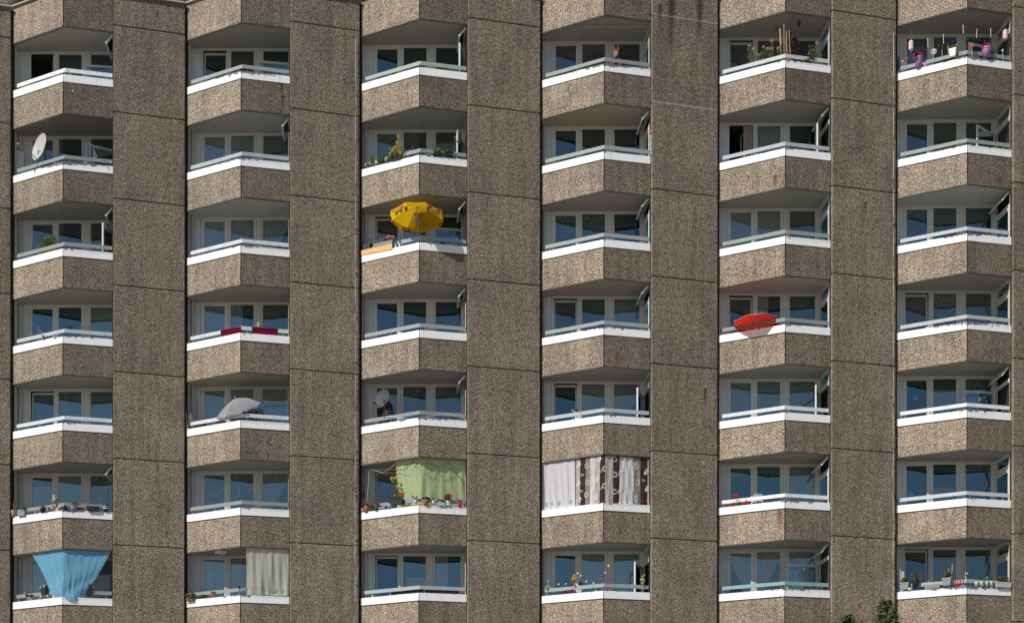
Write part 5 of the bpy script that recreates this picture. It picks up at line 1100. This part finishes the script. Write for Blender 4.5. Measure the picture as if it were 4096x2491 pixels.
V = View(2.917, 3580, 2220); G7 = 'pots and boxes of the mint cup balcony'
m = MB(); a = P(5, *V(62, 425), .12); k = sc(a.y) / V.k; m.box(-.02, -.01, 0, .005, .02, 270 * k); m.box(.005, 0, 0, .13, .02, 240 * k); small('side_screen', m, GREYD, a, 'pale upright screen panel at the pillar end of the mint cup balcony', 'screen', 0)
vp(V, 5, 115, 400, 108, 82, 'square', GPOT, 'grey plastic planter of orange marigolds at the pillar end', (110, 60, G1, 60), bl(ORG, (55, 298, 10), (80, 292, 12), (105, 290, 12), (118, 298, 10), (75, 302, 9)), group=G7)
vp(V, 5, 238, 378, 92, 98, 'round', BLK, 'large black pot with leggy shoots beside the orange marigolds', (110, 80, G2, 60), bl(DRED, (322, 230, 9), (280, 240, 7), (325, 255, 7)), group=G7)
vp(V, 5, 175, 412, 56, 34, 'round', WPOT, 'small white cup lying between grey planter and black pot', None, None, group=G7)
vp(V, 5, 440, 388, 190, 44, 'trough', GPOT, 'long pale box behind the railing between black pot and large grey planter', (200, 70, G2, 60), bl(PINK, (365, 300, 8), (432, 285, 8), (410, 300, 6)), s=.2, group=G7)
o = vp(V, 5, 608, 352, 108, 90, 'square', GPOT, 'large grey planter with bushy plant and canes standing high on railing', (120, 66, G2, 90), bl(RED, (658, 180, 9), (545, 262, 6)), s=.03, group=G7); k = sc(o.location.y) / V.k
m = MB(); blossoms(m, (56 * k, -.02, 102 * k), 7 * k); m.build('orange_blossom', ORG, o); m = MB(); m.tube([(15 * k, 0, 60 * k), (20 * k, 0, 205 * k)], .008, 5); m.tube([(45 * k, 0, 60 * k), (60 * k, 0, 250 * k)], .008, 5); m.tube([(48 * k, 0, 60 * k), (66 * k, 0, 240 * k)], .008, 5); m.build('cane', BAMB, o)
m = MB(); a = P(5, *V(832, 272), .11); m.tube([(0, 0, -.02), (-.03, 0, .07), (-.035, 0, .15), (0, 0, .19), (.035, 0, .185), (.05, 0, .14)], .013, 7); small('cane_hook', m, WPOT, a, 'white hooked cane handle rising beside the red cloth', 'walking stick')
p = P(5, *V(952, 362), .05); k = sc(p.y) / V.k; o = empty('yoghurt_tub', p, 'white and orange plastic tub on the ledge beside the mint cups', 'tub', G7); m = MB(); m.lathe([(19 * k, 0), (24 * k, 46 * k), (25 * k, 52 * k), (21 * k, 52 * k)], 14); m.build('tub', WPOT, o, smooth=True); m = MB(); m.lathe([(20.3 * k, 12 * k), (22.8 * k, 36 * k)], 14); m.build('printed_sleeve', plain('orange_print', (.72, .25, .03), .5, .3, 30), o)
for k_, (x, lab) in enumerate(((1013, 'mint green ceramic cup, the one nearest the orange tub'), (1070, 'mint green ceramic cup in the middle of three, with white flower'), (1125, 'mint green ceramic cup, the one touching the long planter'))):
    vp(V, 5, x, 364, 54, 64, 'round', MINT, lab, (50, 40, DRY if k_ != 1 else G4, 20), bl(WHT if k_ == 1 else DRY, (x, 256, 9), (x - 15, 275, 6)), group='three mint green cups')
vp(V, 5, 1255, 376, 208, 62, 'trough', GREYD, 'long cream planter of red flowers at the end of the ledge', (160, 70, G1, 90), bl(RED, (1215, 262, 14), (1228, 278, 13), (1190, 290, 10), (1320, 300, 7)), group=G7)
m = MB(); a = P(5, *V(775, 275), .16); k = sc(a.y) / V.k; m.tube([(0, 0, 0), (0, 0, 110 * k), (8 * k, 0, 128 * k), (28 * k, 0, 110 * k), (32 * k, 0, 0)], .008, 5); m.blob((2 * k, 0, 138 * k), .022, 8, 5); m.tube([(5 * k, 0, 145 * k), (24 * k, 0, 210 * k)], .006, 5); small('rain_gauge', m, BLK, a, 'thin black wire ornament standing behind the railing by the red cloth', 'ornament')
V = View(3.274, 2560, 300)
p = P(3, *V(140, 850), -.02); o = empty('mop', p, 'white stick with a reddish wooden knob leaning at the side window', 'mop'); m = MB(); b = P(3, *V(138, 760), -.02) - p; m.tube([(0, .03, -.45), b], .010, 6); m.build('stick', WPOT, o); m = MB(); m.lathe([(.02, -.03), (.045, -.02), (.055, .02), (.05, .06), (.02, .075)], 10, 0, tuple(b)); m.build('knob', plain('red_brown_wood', (.42, .20, .13), .6), o, smooth=True)
m = MB(); q = [at(1400 + x / 1.8046, y / 1.8046, coly(3) + d) for x, y, d in ((1668, 300, 1.6), (1665, 200, .75))]
zz = levz(3, 0) - .012; a = q[1]; m.tube([(a.x - .0, a.y + .9, zz), (a.x, a.y, zz), (a.x + .04, a.y - .04, zz), (a.x + 2.2, a.y - .04, zz)], .016, 7); tag(m.build('surface_pipe', M_PIPE, None), 'thin painted pipe bent along the soffit above the rainbow pinwheel', 'pipe')

# ------------------------------------------------------------------ lightning conductors on the pillars
for i, px, lab in ((1, 1421.5, 'lightning conductor wire running down the pillar beside the yellow parasol stack'), (4, 3573.5, 'lightning conductor wire running down the pillar beside the pink lantern stack')):
    a = Ppil(i, px, 1200, -.05); o = empty('lightning_conductor', (a.x, a.y, 0), lab, 'cable', 'lightning conductors'); m = MB(); m.tube([(.006 * math.sin(k * 1.7), 0, 2 + 26 * k / 40) for k in range(41)], .0075, 6); m.build('wire', ALU, o)
    z = 3.0
    while z < 27.5:
        m = MB(); m.box(-.022, -.012, z, .022, .05, z + .035); m.build('clamp', ALUD, o); z += 1.45

# ------------------------------------------------------------------ rust runs, drips and droppings on the concrete
def stain_mat(name, c, soft):
    t = NT(name); u = t.uv(); sx = t.n('ShaderNodeSeparateXYZ'); t.l(u, sx.inputs[0])
    mp = t.n('ShaderNodeMapping'); mp.inputs['Scale'].default_value = (40, 40, 9); t.l(t.pos(), mp.inputs['Vector'])
    n = t.noise(mp.outputs[0], 1.6, 4.0, .7)
    w = t.math('SUBTRACT', 1.0, t.math('MULTIPLY', t.math('ABSOLUTE', t.math('SUBTRACT', sx.outputs[0], .5)), 2.0)); v = t.math('MULTIPLY', t.math('SUBTRACT', 1.0, sx.outputs[1]), t.math('MINIMUM', t.math('MULTIPLY', sx.outputs[1], 8.0), 1.0))
    a = t.math('MULTIPLY', t.ramp(t.math('MULTIPLY', t.math('MULTIPLY', w, v), n), [(.05, (0, 0, 0)), (.32, (1, 1, 1))]), soft)
    d = t.n('ShaderNodeBsdfDiffuse'); d.inputs['Color'].default_value = (*c, 1); tr = t.n('ShaderNodeBsdfTransparent'); m_ = t.n('ShaderNodeMixShader'); t.l(a, m_.inputs[0]); t.l(tr.outputs[0], m_.inputs[1]); t.l(d.outputs[0], m_.inputs[2]); t.l(m_.outputs[0], t.out.inputs[0]); return t.mat
RUST = stain_mat('rust_run', (.13, .07, .03), .6); RUSTO = stain_mat('orange_rust_run', (.24, .115, .035), .7); WET = stain_mat('dark_water_run', (.03, .026, .022), .5)
bal = {}
def stain(i, px, py, w, h, mat, pil=False):
    f_ = (lambda x, y: Ppil(i, x, y, -.004)) if pil else (lambda x, y: P(i, x, y, -.004))
    m = MB(); m.grid(lambda u, v: f_(px + (u - .5) * w, py + v * h), 3, 6); m.build('water_stain' if mat is WET else 'rust_stain', mat, BLD)
stain(0, 631, 45, 16, 60, RUST, True); stain(1, 1132, 376, 26, 80, RUST); stain(1, 811.5, 375, 12, 30, RUST); stain(3, 2273, 345, 14, 32, RUST); stain(4, 3100, 695, 22, 70, RUST); stain(4, 2995, 700, 10, 40, RUST); stain(5, 3998.5, 705, 22, 60, RUST); stain(3, 2471, 1400, 30, 95, RUSTO); stain(4, 3119, 2035, 30, 90, RUSTO)
stain(3, 2686, -60, 46, 330, WET, True); stain(3, 2800, -60, 40, 300, WET, True); stain(4, 3462, 805, 16, 60, RUST, True); stain(3, 2820, 1545, 18, 110, WET, True); stain(4, 3438, 2410, 14, 30, RUSTO, True); stain(3, 2640, 5, 26, 150, WET, True); stain(1, 1128, 330, 20, 60, WET)
for i, px, py in ((0, 290, 364), (0, 556, 494), (0, 567, 1197)):
    pass
def dropping(i, px, py, r, pil):
    p = Ppil(i, px, py, -.003) if pil else P(i, px, py, -.003); m = MB()
    for _ in range(3): m.blob((rp.uniform(-r, r) * .6, 0, rp.uniform(-r, r)), r * rp.uniform(.4, .8), 6, 4)
    m.v = [(x, y * .25, z) for x, y, z in m.v]; m.build('bird_dropping', WPOT, BLD, p)
for q in ((0, 290, 364, .022, False), (0, 556, 494, .014, True), (0, 567, 1197, .014, True), (1, 1192, 402, .016, True), (2, 2099, 461, .012, True), (2, 2095, 1210, .013, True), (3, 2760, 444, .013, True), (4, 3414, 428, .011, True), (2, 1882, 2146, .016, True), (2, 2104, 2173, .013, True), (0, 562, 2175, .015, True), (1, 1187, 2170, .014, True), (5, 4053, 2127, .02, True)): dropping(*q)

# ------------------------------------------------------------------ curtains, blinds and the rooms behind the glass
def lace(t):
    u = t.uv(); vo = t.n('ShaderNodeTexVoronoi'); vo.inputs['Scale'].default_value = 12.0; t.l(u, vo.inputs['Vector']); return t.ramp(vo.outputs['Distance'], [(.1, (.72, .73, .74)), (.45, (.26, .27, .28))])
def dots(t):
    u = t.uv(); mp = t.n('ShaderNodeMapping'); mp.inputs['Scale'].default_value = (9, 18, 1); t.l(u, mp.inputs['Vector']); vo = t.n('ShaderNodeTexVoronoi'); vo.inputs['Scale'].default_value = 1.0; vo.inputs['Randomness'].default_value = .1; t.l(mp.outputs[0], vo.inputs['Vector']); return t.ramp(vo.outputs['Distance'], [(.12, (.85, .85, .85)), (.2, (.42, .43, .44))])
K = {'w': (cloth('sheer_curtain', (.82, .82, .82), .4), 'sheer white curtain', 'curtain'), 'k': (cloth('dark_curtain', (.20, .19, .18), .2), 'dark grey curtain', 'curtain'), 'b': (cloth('roller_blind_fabric', (.66, .66, .63), .3), 'plain off-white roller blind', 'roller_blind'), 'h': (cloth('slat_blind', (.58, .58, .56), .2), 'grey slatted blind', 'slatted_blind'),
 'l': (cloth('lace_fabric', (1, 1, 1), .3, lace), 'white lace curtain', 'lace_curtain'), 's': (None, 'gathered white curtain', 'curtain'), 'S': (None, 'swept-aside white curtain', 'curtain'), 'p': (None, 'half drawn white curtain', 'curtain'), 'q': (None, 'half drawn pinkish curtain', 'curtain'), 'v': (None, 'short scalloped lace valance', 'valance'), 'B': (None, 'half lowered white blind', 'roller_blind'), 'n': (cloth('bamboo_blind', (.34, .20, .09), .3), 'brown woven blind', 'roller_blind'), 'd': (cloth('dotted_curtain', (1, 1, 1), .35, dots), 'sheer dotted curtain', 'curtain'), 'x': (None, 'pale inner room door', 'room_door')}
for a, b in (('s', 'w'), ('S', 'w'), ('p', 'w'), ('B', 'b'), ('v', 'l')): K[a] = (K[b][0],) + K[a][1:]
K['q'] = (cloth('pink_curtain', (.60, .50, .48), .3),) + K['q'][1:]
CUR = {(1, 4): '--h', (1, 5): 'ddd', (1, 6): 'Bbl', (1, 7): 'w-v', (2, 1): '-k-', (2, 2): 'bbk', (2, 3): 'wws', (2, 4): 'wpk', (2, 5): 'bbw', (2, 6): 'lls', (2, 7): 'ww-', (3, 2): 'l-B', (3, 3): 'nb-', (3, 5): '-xk', (3, 6): 'l--', (3, 7): '-xp', (4, 3): 'll-', (4, 4): 'kkh', (4, 5): '-bh', (4, 7): '-ww', (5, 2): 'qw-', (5, 3): 'bbk', (5, 4): 'kpk', (5, 5): 'hhh', (5, 6): 'vvb', (5, 7): 'Ssw', (6, 1): 'kk-', (6, 3): 'lkk', (6, 4): 'klk', (6, 5): '-Bl', (6, 6): '-xv'}
ON = ('balcony door', 'middle window', 'wide window')
rc = random.Random(4)
for (c, k), spec in CUR.items():
    i = c - 1; base = Vector((colx(i), coly(i) + YB + .10, levz(i, k - 1) + .012))
    for o_, ch in enumerate(spec):
        if ch == '-': continue
        base = Vector((colx(i), coly(i) + YB + (.30 if o_ == 0 and STATE.get((c, k), 'c')[0] == 't' else .10), levz(i, k - 1) + .012))
        mat, desc, nm_ = K[ch]; x0, x1 = OP[o_]; x0 -= .05; x1 += .05; zt, zb = -.06, -1.75; m = MB(); ph = rc.uniform(0, 6); nf = rc.uniform(9, 13)
        if ch == 'x':
            m.box(x0 + .1, .9, -2.3, x1 + .15, .92, -.62); mat = M_BOARD
        else:
            if ch == 'B': zt = -.42
            if ch == 'p': x1 = x0 + (x1 - x0) * .5
            if ch == 'q': x0 = x0 + (x1 - x0) * .62
            if ch == 'v': zb = -.42
            if ch in 'bBn': fn = lambda u, v: (lerp(x0, x1, u), .004 * math.sin(v * 9 + ph), lerp(zt, zb, v))
            elif ch == 'h': fn = lambda u, v: (lerp(x0, x1, u), .016 * (1 - 2 * ((v * 42) % 1.0)), lerp(zt, zb, v))
            elif ch == 'v': fn = lambda u, v: (lerp(x0, x1, u), .02 * math.sin(u * 40 + ph), zt + (zb - zt) * v * (1 - .22 * abs(math.sin(u * 9.4))))
            elif ch in 'sS': fn = lambda u, v: ((x0 + (x1 - x0) * u * (1 - .62 * min(1, v * 1.4) ** 1.3)) if ch == 's' else (x1 - (x1 - x0) * u * (1 - .62 * min(1, v * 1.4) ** 1.3)), .03 * math.sin(u * 6.28 * nf * .5 + ph), lerp(zt, zb, v))
            else: fn = lambda u, v: (lerp(x0, x1, u), .03 * math.sin(u * 6.28 * nf * (x1 - x0) + ph + .6 * math.sin(v * 3 + ph)) + .01 * math.sin(u * 70), lerp(zt, zb, v))
            m.grid(fn, 60 if ch not in 'h' else 2, 14 if ch != 'h' else 168)
        o = m.build(nm_, mat, None, base, ch not in 'hx'); tag(o, '%s behind the %s, %s, %s' % (desc, ON[o_], FLO[k], STK[c]), {'curtain': 'curtain', 'lace_curtain': 'curtain', 'roller_blind': 'blind', 'slatted_blind': 'blind', 'valance': 'curtain', 'room_door': 'door'}[nm_], 'window furnishings'); o['kind'] = 'thing'
# wreath on the opened casement above the mint green railing
p = at(3217.7, 2290, coly(4) + 1.36); m = MB()
for q in range(90): a = q * .21; m.leaf((.10 * math.cos(a) * rp.uniform(.3, 1.05), -.03, .10 * math.sin(a) * rp.uniform(.3, 1.05)), .022, 0, rp)
small('wreath', m, WOODL, p, 'round dried wreath on the open casement above the mint green railing', 'wreath')
# pendant lamps seen through the glass
for (c, k, x, z), lab in (((6, 6, -1.2, -.85), 'small white pendant lamp inside the balcony door, sixth floor, lantern stack'), ((6, 5, -1.05, -.45), 'small pale pendant lamp inside the balcony door, fifth floor, lantern stack')):
    p = Vector((colx(c - 1) + x, coly(c - 1) + YB + .7, levz(c - 1, k - 1) + z)); o = empty('pendant_lamp', p, lab, 'lamp'); m = MB(); m.lathe([(.11, -.12), (.10, -.05), (.03, .05)], 14); m.build('lamp_shade', WPOT, o, smooth=True); m = MB(); m.tube([(0, 0, .05), (0, 0, .02 - z)], .006, 5); m.build('cord', WPOT, o)

# ------------------------------------------------------------------ trees whose tops reach into the picture
def maple(px, py, y, label, seed, Hs):
    r = random.Random(seed); top = at(px, py, y); H = top.z; o = empty('maple_tree', (top.x, y, 0), label, 'tree', 'maples in front of the block'); m = MB()
    m.tube([(0, 0, 0), (.05, 0, H * .35), (-.03, .02, H * .7), (0, 0, H * .99)], .13, 9, r2=.012); limbs = []
    for k in range(16):
        z = H * r.uniform(.35, .9); a = r.uniform(0, 6.28); l = (H - z) * r.uniform(.28, .5) + .15; e = Vector((l * math.cos(a), l * math.sin(a), z + l * .8)); m.tube([(0, 0, z), e * .5 + Vector((0, 0, z * .5 - .05)), e], .035, 5, r2=.008); limbs.append(e)
    m.build('trunk', TWIG, o); m = MB()
    for e in limbs:
        for q in range(70):
            d = Vector((r.gauss(0, .28), r.gauss(0, .28), r.gauss(0, .25))); p = e * r.uniform(.75, 1.05) + d
            if p.z > H - .55: continue
            m.leaf(tuple(p), r.uniform(.05, .085), 0, r, .85)
    for q in range(Hs):
        f = r.random(); z = H - .8 * f; w = .10 + .30 * f ** .6; m.leaf((r.uniform(-w, w), r.gauss(0, w * .6), z + r.gauss(0, .02)), r.uniform(.05, .085), 0, r, .85, Vector((r.gauss(0, .5), r.gauss(0, .5) - .3, 1)).normalized())
    m.build('crown', leafm('maple_leaf', (.055, .085, .018), .25), o)
maple(3545, 2400, 44.0, 'maple tree whose taller top shoot reaches beside the lightning conductor', 3, 330); maple(3392, 2462, 44.3, 'maple tree whose lower top shoot just reaches the bottom of the pillar', 9, 330)
